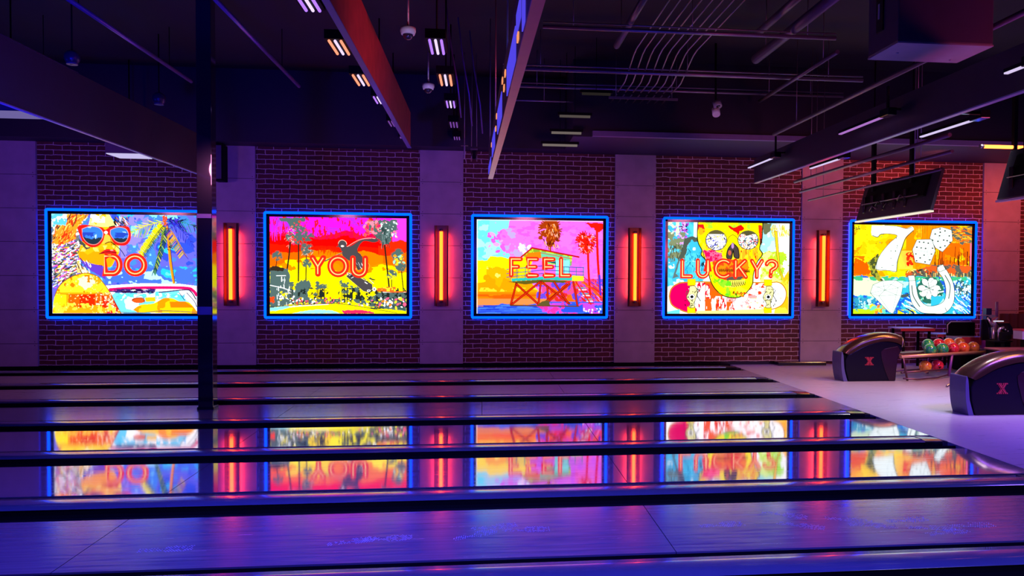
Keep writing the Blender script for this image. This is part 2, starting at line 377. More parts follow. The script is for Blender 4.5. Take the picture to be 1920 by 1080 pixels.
    def strokes(s,x0,y0,x1,y1,n,l0,l1,w,cols,a0=0,a1=3.14,mask=None):
        for i in range(n):
            x=s.r.uniform(x0,x1); y=s.r.uniform(y0,y1); l=s.r.uniform(l0,l1); a=s.r.uniform(a0,a1)
            s.line([(x,y),(x+l*math.cos(a),y+l*math.sin(a))],w*s.r.uniform(.6,1.4),cols[s.r.randint(len(cols))],mask)
    def field(s,x0,y0,x1,y1,cols,sc=90,stops=None,sx=1,sy=1):
        n=s.fbm(sc,4,sx,sy); n=(n-n.min())/(n.max()-n.min()); wb=(s.fbm(45,4)-.5)*70; wc=(s.fbm(45,4)-.5)*70; m=((s.X+wb>=x0)|(x0<=s.x0))&((s.X+wb<=x1)|(x1>=s.x1))&((s.Y+wc>=y0)|(y0<=s.y0))&((s.Y+wc<=y1)|(y1>=s.y1))
        k=len(cols); st=stops or [(i+1)/k for i in range(k-1)]
        idx=np.zeros(n.shape,int)
        for t in st: idx+=(n>t)
        for i,c in enumerate(cols): s.put(m&(idx==i),c)
    def frond(s,x,y,a,L,droop,cols,w=4,leaf=.28,nl=16):
        pts=[(x+L*t*math.cos(a),y+L*t*math.sin(a)+droop*L*t*t) for t in [i/nl for i in range(nl+1)]]
        s.line(pts,w,cols[0])
        for i in range(2,nl+1):
            px_,py_=pts[i]; dx,dy=pts[i][0]-pts[i-1][0],pts[i][1]-pts[i-1][1]; an=math.atan2(dy,dx)
            l=L*leaf*math.sin(math.pi*(i/nl)**.8*.9+.15)
            for sg in (-1,1):
                b=an+sg*s.r.uniform(.6,1.0)
                s.line([(px_,py_),(px_+l*math.cos(b),py_+l*math.sin(b)+l*.35)],w*.9,cols[s.r.randint(len(cols))])
    def fan(s,x,y,R,n,col,w=4,trunk=None,tw=10,sq=1):
        """fan palm head: spiky ball"""
        for i in range(n):
            a=s.r.uniform(0,2*math.pi); r=R*s.r.uniform(.55,1); 
            ex,ey=x+r*math.cos(a),y+r*math.sin(a)*sq
            s.line([(x,y),(ex,ey)],w*1.5,col)
            for k in (-.35,0,.35): s.line([(x+(ex-x)*.6,y+(ey-y)*.6),(x+r*1.08*math.cos(a+k*.7),y+r*1.08*math.sin(a+k*.7)*sq)],w,col)
        if trunk: s.curve([(x,y)]+trunk,tw,col)
K=(30,32,36); G=(100,118,116); WH=(255,255,255)

def art_woman():
    A=Art(75,72,1405,995,bg=(120,190,250),seed=3)
    A.field(75,72,1405,995,[(150,225,250),(90,150,240),(120,120,230),(70,100,225),(70,200,245)],150)
    A.field(560,560,1405,720,[(120,225,250),(60,200,245),(90,130,240),(190,240,255)],90,sx=.6)
    m=(A.X>700)&(A.X<960)&(A.Y<480); A.put(m&(A.fbm(80)>.5),(160,150,240))
    # palm trunk and fronds on the right
    A.curve([(1130,150),(1145,350),(1160,520),(1190,705)],22,(245,160,40)); A.curve([(1140,150),(1158,350),(1174,520),(1200,705)],5,(80,40,30))
    A.strokes(1130,180,1175,400,30,10,24,6,[K,(120,60,40)],.2,1)
    for a,L,d,c in ((math.pi-.1,330,.25,[(225,220,40),(240,240,90),(150,190,60)]),(-.1,300,.3,[(60,140,90),(90,160,250),K]),(math.pi-.5,250,.6,[(80,210,240),(120,220,250)]),(.1,260,.8,[(70,80,200),(60,60,170)])):
        A.frond(1120,130,a,L,d,c,6)
    for i in range(60):                                   # big yellow frond
        t=i/60; x,y=lerp(1080,880,t),lerp(160,440,t**1.2); 
        A.line([(x-A.r.uniform(6,24),y-10),(x+A.r.uniform(20,40)-14*t,y+30)],9,[(245,235,20),(255,245,60),(235,200,20)][i%3])
        A.line([(x+20,y+5),(x+A.r.uniform(34,56),y+A.r.uniform(30,56))],3,(60,90,70))
    for i in range(60):
        t=i/60; x,y=lerp(1110,1000,t**1.3),lerp(200,610,t)
        for sg in (-1,1): A.line([(x,y),(x+sg*30*(1-t*.5),y+38)],4,[(50,80,90),(60,140,60),(225,220,50),K][A.r.randint(4)])
    for i in range(50):
        t=i/50; x,y=lerp(1150,1290,t),lerp(190,440,t)
        for sg in (-1,1): A.line([(x,y),(x+sg*40,y+48)],4,[(90,60,200),(240,200,60),(255,150,40),(60,120,90)][A.r.randint(4)])
    A.strokes(1110,90,1260,180,60,10,40,7,[(60,60,200),(90,60,190),(30,40,120)]); A.strokes(1085,72,1130,160,16,10,30,9,[(255,130,40),(240,90,40)])
    # hair and scarf at the left
    A.poly([(75,72),(420,72),(330,190),(330,330),(330,520),(300,640),(100,740),(75,720)],(120,130,135),jag=12,alt=(235,235,240),sc=30,thr=.5)
    m=A.pmask([(75,330),(300,300),(340,480),(300,640),(75,780)],10)
    A.strokes(75,300,330,760,420,14,46,8,[(60,70,75),(80,90,95),(70,80,85),(240,60,60),(255,210,40),(90,120,240),(255,100,200),WH,WH,(150,80,200),(60,60,80)],-.9,.2,m)
    m=A.pmask([(120,72),(410,72),(300,220),(300,300),(180,360),(75,350),(110,200)],12)
    A.put(m,(250,165,60)); A.strokes(80,72,400,360,210,20,70,8,[(240,110,30),(255,170,50),(220,80,30),(255,220,120),(230,60,40),(80,60,60)],1.6,2.6,m)
    A.field(75,72,200,180,[(150,225,250),(110,200,245),(255,255,255)],60)
    # face
    skin=(252,190,30)
    face=A.curve([(430,72),(410,170),(330,380),(320,470),(370,510),(520,550),(610,560),(660,470),(690,420),(680,330),(670,200),(600,72)],0,None)
    A.poly(face,skin); m=A.pmask(face)
    A.put(m&(A.Y<190)&(A.fbm(120)>.42),(255,248,150)); A.put(m&(A.Y<150)&(A.X<560)&(A.fbm(60)>.5),WH)
    A.poly([(330,400),(400,450),(480,400),(600,400),(640,480),(600,560),(520,550),(370,510),(320,470)],(250,172,24)); 
    A.poly([(322,300),(390,362),(430,385),(385,400),(350,360),(325,350)],(90,95,90),jag=2)
    A.put(m&(A.Y>360)&(A.Y<420)&(A.fbm(40)>.6),(255,225,120))
    A.curve([(600,190),(650,180),(690,200)],10,K); A.strokes(640,90,760,180,50,14,44,8,[(70,80,85),K,WH,(200,120,60)],.6,1.6)
    A.poly([(560,260),(590,250),(620,320),(560,340),(530,350)],(255,200,90)); A.curve([(560,345),(590,330),(620,330),(640,350),(680,340)],6,K)
    A.curve([(620,330),(700,400),(740,460)],5,K); A.curve([(610,300),(620,360)],4,(160,90,20))
    # glasses
    A.poly(A.curve([(305,195),(360,170),(520,190),(560,215),(610,190),(700,180),(780,190),(795,290),(760,350),(700,362),(640,340),(600,270),(560,260),(540,320),(490,370),(420,375),(350,320)],0,None),(235,45,40))
    for L in ([(350,210),(420,185),(500,195),(540,240),(530,300),(480,350),(410,345),(360,290)],[(610,215),(680,190),(750,205),(775,260),(750,320),(700,335),(650,315),(610,260)]):
        P=A.curve(L+[L[0]],0,None); A.poly(P,(75,140,240)); q=A.pmask(P); A.put(q&(A.Y>290+(A.fbm(40)-.5)*60),(55,70,85)); A.put(q&(A.fbm(50)>.66),(190,225,255)); A.line(P,5,(255,170,160))
        A.put(q&(A.Y>240)&(A.Y<285)&(A.fbm(45)>.55),(60,90,190))
    A.ell(568,240,17,14,WH)
    # lips
    A.poly(A.curve([(500,440),(560,400),(590,395),(620,400),(640,395),(665,430),(640,445),(560,440),(500,440)],0,None),(230,50,50)); A.curve([(505,440),(580,420),(660,428)],5,K); A.ell(620,405,16,6,(255,170,170))
    A.curve([(330,480),(370,520),(440,540),(530,550)],8,(130,30,110))
    A.poly([(330,510),(520,550),(560,600),(560,680),(500,640),(430,600)],(120,80,200),jag=5); A.poly([(300,510),(420,620),(300,620)],(245,205,140),jag=5)
    A.strokes(290,500,420,620,30,20,60,5,[K,WH],1,1.4)
    # car
    A.poly([(560,735),(900,712),(1250,716),(1405,735),(1405,995),(640,995)],WH)
    A.poly([(600,800),(1300,780),(1405,860),(1405,995),(690,995),(640,900)],(130,215,245),alt=WH,sc=120,thr=.5)
    A.curve([(600,772),(760,760),(1000,752),(1300,755),(1370,780),(1400,820)],26,(225,30,120)); A.curve([(600,788),(760,796),(1000,800),(1290,772),(1350,790),(1395,860)],9,(50,40,90)); A.strokes(620,765,1000,800,60,20,60,8,[(60,50,130),(40,30,60),(90,40,120)],-.1,.1)
    A.field(650,810,1300,850,[(120,180,245),(110,215,245),WH,(70,90,190)],60)
    A.poly(A.curve([(810,960),(880,915),(1000,900),(1100,850),(1180,855),(1240,880),(1330,890),(1400,970),(1405,995),(850,985)],0,None),(253,205,25),alt=(250,160,20),sc=110,thr=.55); A.ell(860,872,62,26,(235,105,45),.05); A.line([(910,850),(915,890)],4,K); A.poly([(920,845),(1015,840),(1020,880),(930,885)],(250,200,40)); A.curve([(800,870),(850,848),(915,852)],4,K)
    A.poly([(1150,885),(1290,880),(1380,940),(1160,940)],(245,140,20)); A.curve([(700,985),(900,988),(1100,970),(1405,985)],6,(100,110,110)); A.curve([(1240,800),(1290,870)],5,(40,60,90)); A.curve([(1310,800),(1380,880),(1400,930)],6,(60,70,110))
    # shoulder
    sh=A.curve([(75,995),(90,860),(140,740),(240,660),(370,620),(480,645),(540,710),(600,800),(650,900),(700,995)],0,None)
    A.poly(sh,(250,175,30)); m=A.pmask(sh)
    A.put(m&(A.Y<800)&(A.fbm(100)>.5),(255,225,60)); A.put(m&(np.hypot((A.X-385)/75,(A.Y-705)/60)<1+(A.fbm(30)-.5)*.9),(255,252,200))
    A.put(m&(A.Y<800)&(A.fbm(60)>.66),(225,140,20)); A.put(m&(A.Y>815)&(A.X<200)&(A.fbm(60)>.45),(255,235,40))
    q=m&(A.Y>815)&(A.X>230+(A.fbm(60)-.5)*80)&(A.Y<930+(A.fbm(50)-.5)*60); A.put(q,(245,115,20)); A.put(q&(A.X>320)&(A.X<460),(235,60,15)); A.put(m&(A.X>480)&(A.Y>800)&(A.fbm(34)>.52),(220,55,25)); A.put(m&(A.X>470)&(A.Y>800)&(A.fbm(22)>.62),(255,225,200))
    A.put(m&(A.Y>900)&(A.fbm(40)>.58),(255,215,80)); A.line(sh[12:],5,(150,60,20)); A.curve([(140,815),(300,820),(470,810),(540,760)],4,(200,120,20)); A.put(m&(A.fbm(14,2)>.78),(255,245,170))
    A.spl(75,330,320,700,40,3,7,[WH,(255,120,200),(255,220,60)])
    return A
def art_skater():
    A=Art(25,55,1385,1015,bg=(255,245,10),seed=5)
    n=A.fbm(130,5,.7,1); Yd=A.Y+(n-.5)*130
    A.put(Yd<600,(255,150,0)); A.put(Yd<520,(255,120,10)); A.put((Yd<520)&(A.X>450)&(A.X<1150),(250,140,0)); A.put(Yd<390+(A.X>1200)*0,(250,40,10)); A.put((Yd<330),(250,15,10))
    A.put(Yd<250,(235,20,90)); A.put(Yd<215,(235,40,230)); A.put((Yd<215)&(A.fbm(70,4,.3,1)>.58),(190,60,250)); A.put((Yd<240)&(A.fbm(45,3,2,.8)>.6),(225,40,60))
    A.put((A.X>1240)&(A.Y<290),(235,80,215)); A.put((A.X>1240)&(A.Y>=290)&(A.Y<400),(255,110,60)); A.put((Yd>300)&(Yd<400)&(A.X>1100),(245,60,20))
    A.put((Yd>540)&(A.fbm(90)>.47)&(A.X>950),(255,240,0)); A.put((Yd>480)&(A.X>100)&(A.X<620)&(A.fbm(110)>.5),(255,225,0)); A.strokes(40,80,220,230,30,40,120,5,[(170,70,245),(240,60,200)],1.5,1.6); A.strokes(500,360,700,400,40,10,40,4,[(250,60,10)],1.5,1.6)
    g=(98,120,118); dk=(60,52,40)
    def trunk(p,w): A.curve(p,w,dk)
    # left palms
    trunk([(228,290),(215,430),(195,575)],14); trunk([(308,320),(308,500),(305,690)],13); trunk([(385,400),(382,560),(378,700)],9); trunk([(96,470),(85,560)],7)
    A.poly([(110,70),(370,60),(372,100),(330,110),(350,190),(310,170),(270,210),(200,110),(140,95)],g,jag=16)
    A.fan(235,250,55,22,g,6); A.fan(325,215,70,20,g,7); A.fan(310,270,60,24,g,6); A.fan(400,250,60,22,g,6,sq=.8); A.fan(390,370,68,30,g,5); A.fan(98,445,52,26,g,5); A.fan(390,520,48,22,g,5); A.spl(220,100,420,330,50,4,9,[(255,90,30),(240,60,120),(230,40,200)])
    for p in ((210,280),(245,170),(400,370)): A.strokes(p[0]-50,p[1]-30,p[0]+60,p[1]+60,12,14,30,3,[(255,240,220)])
    # right palms
    trunk([(1165,330),(1190,560),(1215,800)],15); trunk([(1335,590),(1355,790)],9); trunk([(1235,640),(1235,780)],8)
    A.poly([(985,80),(1290,75),(1300,170),(1250,200),(1235,260),(1200,320),(1150,325),(1110,270),(1040,200),(990,200),(1000,150)],g,jag=20)
    A.spl(960,80,1110,240,40,6,14,[(255,110,90),(255,150,170),(240,50,120)]); A.spl(1100,90,1290,250,40,3,8,[(170,190,190),(255,150,170),WH]); A.strokes(1130,140,1220,310,50,20,60,5,[(140,160,160),(60,80,80)],1.4,1.8)
    A.fan(1300,430,68,40,g,8); A.fan(1330,530,60,26,g,8); A.spl(1250,430,1370,520,26,5,11,[(255,170,30),(255,220,60),(160,220,200)]); A.fan(1235,620,50,26,g,5); A.spl(1200,600,1270,680,14,4,8,[(255,245,30)])
    # street
    A.poly([(25,570),(200,565),(225,640),(215,760),(300,790),(310,905),(25,960)],g,jag=10); A.poly([(25,560),(60,540),(170,560),(160,590),(25,590)],(70,60,50),jag=10)
    A.poly([(1090,800),(1385,795),(1385,990),(1100,960),(1000,940)],g,jag=10); A.strokes(1000,860,1385,960,40,40,120,9,[(30,50,50),(70,100,100)],.1,.25)
    A.strokes(80,640,220,900,26,10,50,7,[WH,(230,240,240)],1.5,1.65); A.line([(30,735),(150,760),(230,790)],8,WH); A.line([(90,640),(180,638)],7,WH); A.spl(30,860,60,900,6,8,16,[(255,90,40)]); A.spl(90,790,300,900,20,5,10,[WH,(255,240,30)])
    for i in range(34):
        x=A.r.uniform(200,1120); h=A.r.uniform(60,200) if (x<620 or 700<x<900) else 40
        if 610<x<680: continue
        trunk([(x,905-h),(x,905)],A.r.uniform(3,7)); A.fan(x,905-h,A.r.uniform(16,34),12,g,5)
    A.poly([(270,900),(270,740),(330,680),(420,690),(430,760),(390,800),(420,900)],g,jag=28)
    A.field_mask=None
    q=(A.Y>760)&(A.Y<905)&(A.X>300)&((A.X<600)|(A.X>700))&(A.fbm(26,3)>.56); A.put(q,(50,60,56)); q=(A.Y>870)&(A.Y<925)&(A.fbm(30,3)>.5); A.put(q,g)
    A.spl(200,860,1120,940,90,4,9,[(255,245,30),WH,(255,100,60),(255,120,170),(60,60,60)])
    A.spl(1100,850,1385,960,40,5,12,[WH,(255,110,150),(255,240,60),(255,150,40)]); A.strokes(1080,790,1385,800,12,60,120,7,[WH,(255,120,60),K],-.1,.05); A.poly([(1080,762),(1180,745),(1275,745),(1275,790),(1090,790)],(250,120,50),alt=(255,240,60),sc=30)
    A.poly(A.curve([(25,985),(300,945),(620,920),(900,945),(1100,985),(1300,1015),(25,1015)],0,None),(255,246,20)); A.curve([(25,950),(300,930),(620,912),(820,930),(1060,970),(1290,1010)],5,(60,70,50)); A.curve([(25,965),(300,942),(600,922)],8,WH)
    A.poly([(25,960),(180,940),(240,950),(80,990),(25,990)],(150,215,245),jag=5); A.poly([(300,1000),(480,975),(640,985),(720,1015),(240,1015)],(160,225,245),jag=6); A.poly([(730,985),(900,975),(1060,1000),(1060,1015),(760,1015)],(235,60,110),jag=8)
    # rider
    bd=(92,88,92)
    A.ell(742,325,42,42,bd); A.line([(688,345),(730,335)],10,bd); A.poly([(715,320),(770,330),(790,360),(760,400),(730,390)],bd)
    A.poly(A.curve([(740,410),(760,350),(830,335),(930,275),(1060,262),(1100,240),(1085,262),(1105,275),(1060,300),(950,290),(890,380),(930,430),(960,520),(900,580),(860,500),(800,480),(740,430)],0,None),bd)
    A.line([(740,405),(650,450),(570,490)],12,bd); A.line([(735,405),(650,445),(575,480)],3,(240,220,160)); A.strokes(860,480,960,560,12,30,60,4,[WH,(60,60,60)],.9,1.1)
    A.curve([(700,315),(715,288),(745,280),(775,295),(785,320)],4,(255,220,200)); A.curve([(790,345),(900,280),(1000,258),(1070,262)],4,(255,225,210)); A.ell(742,340,16,9,(255,240,230)); A.strokes(1030,230,1110,290,10,20,40,6,[bd],-.6,.6)
    A.curve([(890,380),(905,420),(960,460),(1000,520),(990,570)],4,(120,60,50)); A.curve([(960,500),(1010,520),(1000,570),(960,600)],5,(240,170,80))
    A.poly([(775,640),(830,605),(1040,720),(1045,770),(990,800),(950,790)],bd,edge=(255,240,120),ew=3); A.strokes(780,605,830,660,12,16,34,5,[WH,K],-.8,.2); A.strokes(930,650,1040,710,18,16,50,6,[bd,K,WH],.2,.8); A.ell(1060,770,18,20,WH); A.ell(1060,770,8,9,bd); A.ell(1005,785,18,12,(230,230,230)); A.ell(1005,785,9,6,bd)
    return A
def art_beach():
    A=Art(130,203,1045,878,bg=(225,120,235),seed=8)
    A.put(A.fbm(140)>.5,(235,130,225)); A.put((A.fbm(50,3,1,2)>.62),(215,110,240)); A.put((A.Y>400)&(A.X>850)&(A.fbm(80)>.5),(240,120,210))
    m=(A.X+(A.fbm(90)-.5)*330+.25*(A.Y-300))<330; A.put(m&(A.Y<520),(140,220,240)); A.put(m&(A.X<220)&(A.Y<520)&(A.fbm(80)>.45),(120,225,240)); A.put(m&(A.Y<500)&(A.fbm(60)>.6),(175,215,235))
    A.poly([(275,290),(370,262),(470,330),(500,440),(440,470),(330,450),(300,400)],(225,130,225),jag=26,alt=(190,170,235),sc=50,thr=.58); A.spl(220,290,330,450,18,6,14,[(220,110,230),(235,170,240)]); A.spl(440,380,520,450,16,5,12,[(220,240,250),(250,210,240)])
    cl=A.curve([(130,500),(200,490),(240,465),(330,475),(420,480),(520,470),(520,640),(600,800),(130,830)],0,None)
    A.poly(cl,(255,225,20),jag=10); m=A.pmask(cl); A.put(m&(A.Y>560+(A.fbm(90)-.5)*220)&(A.X>200),(252,180,15)); A.put(m&(A.Y>640+(A.fbm(80)-.5)*150),(250,165,15)); A.put(A.Y>725,(245,140,20)); A.put((A.Y>740)&(A.X<700)&(A.fbm(60,4,.3,2)>.5),(250,110,20)); A.put((A.Y>690)&(A.Y<720)&m&(A.fbm(60)>.45),(255,210,60))
    A.put((A.Y>540)&(A.Y<620)&(A.X<300)&(A.fbm(50)>.6),(255,245,120)); 
    A.put((A.Y>625)&(A.X>600)&(A.X<1045),(235,90,160)); A.put((A.Y>625)&(A.X>560)&(A.fbm(50)>.52),(120,90,220)); A.put((A.Y>640)&(A.X>580)&(A.X<880)&(A.fbm(40)>.55),(250,120,30)); A.put((A.Y>625)&(A.X>560)&(A.fbm(36)>.62),(240,60,60))
    A.put((A.Y>600)&(A.X>930)&(A.fbm(40)>.5),(225,70,190)); A.strokes(880,640,1040,800,60,20,70,7,[(230,50,50),(250,120,40),(120,60,200),(255,160,220)],.5,.9)
    A.put((A.Y>770)&(A.X<640)&(A.Y<830),(235,150,90)); A.put((A.Y>800-(A.fbm(70)-.5)*50+(640-A.X)*.06)&(A.Y>790),(70,110,220)); A.strokes(130,820,1040,880,120,40,120,6,[(50,80,200),(90,140,240),(70,110,210)],-.08,.05); A.put((A.Y>800)&(A.X>600)&(A.fbm(40)>.52),(190,90,220)); A.spl(580,800,900,870,20,8,18,[(235,70,170),(220,80,200)]); A.put((A.Y>805)&(A.X>740)&(A.X<900)&(A.Y<870)&(A.fbm(50)>.42),(60,100,225)); A.spl(880,840,1040,870,12,3,6,[WH])
    # palms
    br=(170,75,20); rd=(225,40,25)
    A.poly([(640,215),(690,215),(680,300),(690,380),(665,405),(640,390),(625,330)],br,jag=10); A.fan(660,260,80,26,br,8,sq=.9); A.fan(600,310,34,14,br,6); A.fan(705,325,34,14,br,6); A.strokes(610,220,720,400,60,10,30,5,[(230,150,60),(90,30,10),(240,190,160)],1,2); A.line([(661,395),(661,425)],9,br)
    A.curve([(935,420),(940,560),(950,700),(955,740)],14,rd); A.fan(925,360,78,40,rd,7); A.strokes(870,300,990,420,50,8,26,5,[(150,20,20),(250,120,60),(255,180,220)])
    A.poly([(915,217),(1045,217),(1045,260),(1010,285),(960,250)],rd,jag=12); A.curve([(1000,270),(1008,480),(1025,700),(1030,760)],16,rd); A.curve([(1020,600),(1030,740)],14,(90,60,200))
    # tower
    tq=(60,175,175)
    A.poly([(455,465),(525,405),(665,425),(820,460),(815,530),(640,520),(590,470)],(190,215,70),alt=(150,170,60),sc=40); A.poly([(500,440),(590,430),(600,480),(470,470)],(225,140,30)); A.poly([(590,430),(800,465),(810,530),(600,505)],(120,205,170),alt=(80,150,160),sc=50); A.poly([(600,470),(640,465),(640,560),(600,560)],(235,60,30))
    A.line([(450,468),(528,403),(868,466)],10,(190,25,20)); A.line([(590,438),(820,480)],5,(200,110,40)); A.line([(640,500),(700,510),(700,540)],5,K)
    A.poly([(700,490),(800,490),(805,600),(700,600)],(150,230,220))
    for y in (545,575,600): A.line([(345,y+15),(600,y-12),(905,y-2)],5,(60,90,170))
    for x in (370,420,480,760,800,850,902): A.line([(x,540),(x,632)],5,(70,140,150))
    A.poly([(380,625),(600,610),(905,610),(905,640),(600,632),(380,645)],(60,190,180)); A.poly([(820,600),(905,605),(905,640),(820,640)],(225,235,60))
    A.poly([(350,648),(600,632),(790,640),(760,655),(600,650),(480,668)],(115,105,40))
    rdw=(215,55,25)
    for p in ([(415,660),(375,815)],[(415,665),(575,810)],[(590,645),(385,810)],[(592,650),(575,818)],[(600,650),(800,805)],[(640,680),(645,800)],[(800,665),(600,812)],[(690,650),(790,800)],[(830,650),(860,818)],[(780,665),(640,800)]): A.line(p,15,(90,40,20)); A.line(p,9,rdw)
    A.line([(375,818),(870,825)],8,(120,80,30)); A.poly([(600,790),(650,780),(660,820),(560,822)],(110,100,60))
    for i in range(9): A.line([(860+i*10,690+i*14),(915+i*8,690+i*14)],7,[(60,180,180),WH,(220,50,40)][i%3])
    A.line([(850,650),(960,810)],9,rdw); A.line([(905,645),(1040,760)],8,(235,90,40)); A.line([(905,610),(1030,720)],5,(200,60,60))
    A.put((A.X<137)|(A.Y<208),(250,240,250),.6)
    return A
def art_skull():
    A=Art(145,165,1175,938,bg=(255,255,255),seed=11)
    A.field(145,165,460,700,[(160,225,235),(100,205,235),(80,190,225),(225,240,235)],110); A.put((A.X>360)&(A.X<400)&(A.Y<290),WH); A.spl(190,175,310,350,70,4,12,[(200,130,225),(170,90,210),(225,180,240)]); A.spl(240,180,310,250,20,2,5,[K])
    A.put((A.X<290)&(A.Y>250)&(A.Y<470)&(A.fbm(30)>.45),(140,150,120)); A.put((A.X<240)&(A.Y<360)&(A.fbm(40)>.6),(225,225,200)); A.strokes(150,330,290,480,60,10,30,6,[(120,125,90),(90,95,80)],1.2,1.9)
    A.poly([(285,300),(350,282),(400,300),(415,320),(370,330),(345,310),(310,360),(300,430),(250,500),(230,480),(270,380)],(95,105,95),jag=6); A.poly([(235,470),(250,470),(215,600),(240,625),(185,640)],(110,130,130),jag=4); A.poly([(145,630),(160,700),(200,700),(180,640)],(110,205,230)); A.strokes(300,380,430,640,50,10,30,5,[(60,180,210),(40,150,190),(20,120,140)],1,2.4)
    A.field(930,165,1060,480,[(200,235,235),(170,225,230),(225,245,240)],90); A.field(930,400,1130,690,[WH,(230,250,150),(190,235,60),(245,250,240)],60); A.put((A.X>1060)&(A.fbm(60)>.5)&(A.Y>400)&(A.Y<660),(180,235,60))
    A.poly([(940,165),(1020,165),(1010,240),(960,260),(945,220)],(120,125,95),jag=10); A.strokes(1020,170,1170,260,60,10,40,6,[(240,210,60),(200,180,60),(255,235,120)],1,2)
    A.poly([(1045,230),(1070,230),(1085,400),(1100,560),(1160,700),(1170,760),(1130,700),(1090,560),(1065,420)],(250,205,50),edge=(80,60,20),ew=3); A.poly([(1100,680),(1175,560),(1175,938),(1050,938)],(250,190,40),alt=(255,215,80),sc=50)
    # board
    b=A.curve([(160,790),(175,730),(220,690),(300,672),(600,668),(980,672),(1080,668),(1130,700),(1155,760),(1140,830),(1090,880),(980,905),(600,925),(350,930),(250,905),(180,860),(160,790)],0,None)
    A.poly(b,WH); m=A.pmask(b); A.put(m&(A.X<335+(A.fbm(40)-.5)*90),(230,0,110)); A.put(m&(A.X>330)&(A.X<500)&(A.fbm(40,3,1.5,.8)>.6),(215,20,70)); A.put(m&(A.X>460)&(A.X<700)&(A.fbm(60,4,2,.5)>.47),(245,110,40)); A.put(m&(A.X>480)&(A.X<640)&(A.Y<790)&(A.fbm(70)>.42),(245,115,25)); A.put(m&(A.X>540)&(A.X<720)&(A.Y>800)&(A.fbm(22,3,2,.5)>.56),(230,40,50)); A.put(m&(A.X>820)&(A.X<970)&(A.fbm(26,3)>.6),(240,80,40)); A.put(m&(A.X>800)&(A.fbm(20,3)>.72),(230,210,160)); A.put(m&(A.X>640)&(A.X<900)&(A.fbm(30,3)>.66),(245,170,170))
    A.line(b,9,(245,180,40)); A.line(b,3,(120,70,30)); A.line([(390,925),(970,905)],14,(245,225,150)); A.line([(390,935),(970,915)],4,K); A.put((A.Y>915)&(A.X>400)&(A.X<960),(240,240,150)); A.put((A.Y>885)&(A.X<250)&(A.Y>950-A.X*.2),(120,210,235))
    for x,s_ in ((350,1),(1000,-1)):
        for w in (645,880): A.poly([(x-38,w),(x+28,w),(x+30,w+52),(x-36,w+55)],(250,215,10),edge=(220,150,10),ew=3)
        A.poly(A.curve([(x-20,705),(x+25,705),(x+45,760),(x+20,850),(x+22,885),(x-22,885),(x-15,850),(x-45,800),(x-25,750),(x-20,705)],0,None),(240,235,170),edge=(70,70,60),ew=4); A.ell(x,795,28,26,WH); A.ell(x,795,14,13,K); A.ell(x,795,28,26,(110,110,90),ring=.15); A.strokes(x-60,720,x+70,870,26,6,18,5,[(90,90,80),K]); A.line([(x+62,735),(x+40,780),(x+72,830)],5,K)
    # skull
    sk=A.curve([(395,165),(390,270),(400,340),(430,400),(425,440),(470,500),(500,640),(540,720),(600,775),(660,798),(740,800),(800,770),(860,690),(870,600),(900,500),(945,430),(920,380),(940,300),(945,165)],0,None)
    A.poly(sk,(253,235,15)); m=A.pmask(sk); A.put(m&(A.fbm(60)>.58)&(A.Y>280),(245,225,60)); A.put(m&(A.fbm(50)>.66)&(A.Y>600),(150,220,30)); A.put(m&(A.Y<230)&(A.fbm(40)>.62),(180,215,60)); A.put(m&(A.X>740)&(A.Y>370)&(A.Y<480)&(A.fbm(30,3,3,.7)>.46),(240,180,50)); A.put(m&(A.fbm(24,3,2,.5)>.66)&(A.X>740)&(A.Y>300)&(A.Y<480),(235,80,30))
    A.poly([(650,190),(700,205),(760,180),(790,215),(750,240),(730,270),(710,240),(660,215)],(230,35,25),jag=9); A.poly([(395,180),(440,180),(460,240),(420,275),(400,260)],(235,50,45),jag=5,alt=(250,180,40),sc=30); A.poly([(905,180),(940,180),(940,330),(925,370),(915,260)],(230,70,40),jag=6,alt=(120,60,50),sc=30)
    q=m&(A.pmask([(440,400),(530,400),(600,425),(600,490),(470,500)],12)); A.put(q,(240,30,110)); A.put(q&(A.fbm(20,3)>.55),(255,120,160)); A.spl(470,350,600,480,30,3,7,[(230,20,60),(255,90,130)],m)
    for cx_,cy_,rx,ry,cl in ((550,315,92,88,[(110,110,220),(60,70,160),(180,180,250),K,(250,240,80)]),(822,310,90,82,[(200,60,60),(240,190,120),K,(60,120,140),(255,200,220)])):
        q=A.ell(cx_,cy_,rx,ry,(245,245,250)); A.strokes(cx_-rx,cy_-ry,cx_+rx,cy_+ry,120,8,26,6,cl,mask=q); A.ell(cx_,cy_,rx,ry,(90,85,60),ring=.07)
        A.put(q&(A.Y<cy_-ry*.6),(110,105,70))
    A.put(A.pmask([(780,235),(850,232),(860,260),(800,275)],5),(100,98,70))
    ns=A.curve([(690,335),(650,390),(640,460),(680,470),(695,400),(705,455),(745,462),(735,380),(690,335)],0,None); A.poly(ns,(90,80,80)); A.line(ns,6,K); A.ell(665,420,14,22,(200,110,90)); A.ell(690,360,12,24,(190,150,200)); A.curve([(640,330),(655,290),(690,268),(725,290),(740,330)],4,(120,100,30))
    A.poly([(520,500),(600,470),(820,480),(830,560),(790,640),(590,650),(530,600)],(250,150,30),jag=8,alt=(240,90,40),sc=50); A.poly([(640,625),(790,620),(760,650),(640,655)],(110,100,90)); 
    A.poly([(560,650),(620,660),(780,650),(800,640),(790,690),(700,715),(620,705)],(253,240,110))
    for i in range(12): A.curve([(585+i*18,660),(590+i*18,690-abs(i-6)*2),(600+i*18,708-abs(i-6)*3),(603+i*18,670)],3.5,(70,60,30))
    for i in range(9): A.curve([(572+i*14,560),(582+i*14,580),(584+i*14,555)],3.5,(60,40,20))
    for i in range(5): A.curve([(780+i*12,570),(788+i*12,585),(790+i*12,560)],3.5,(60,40,20))
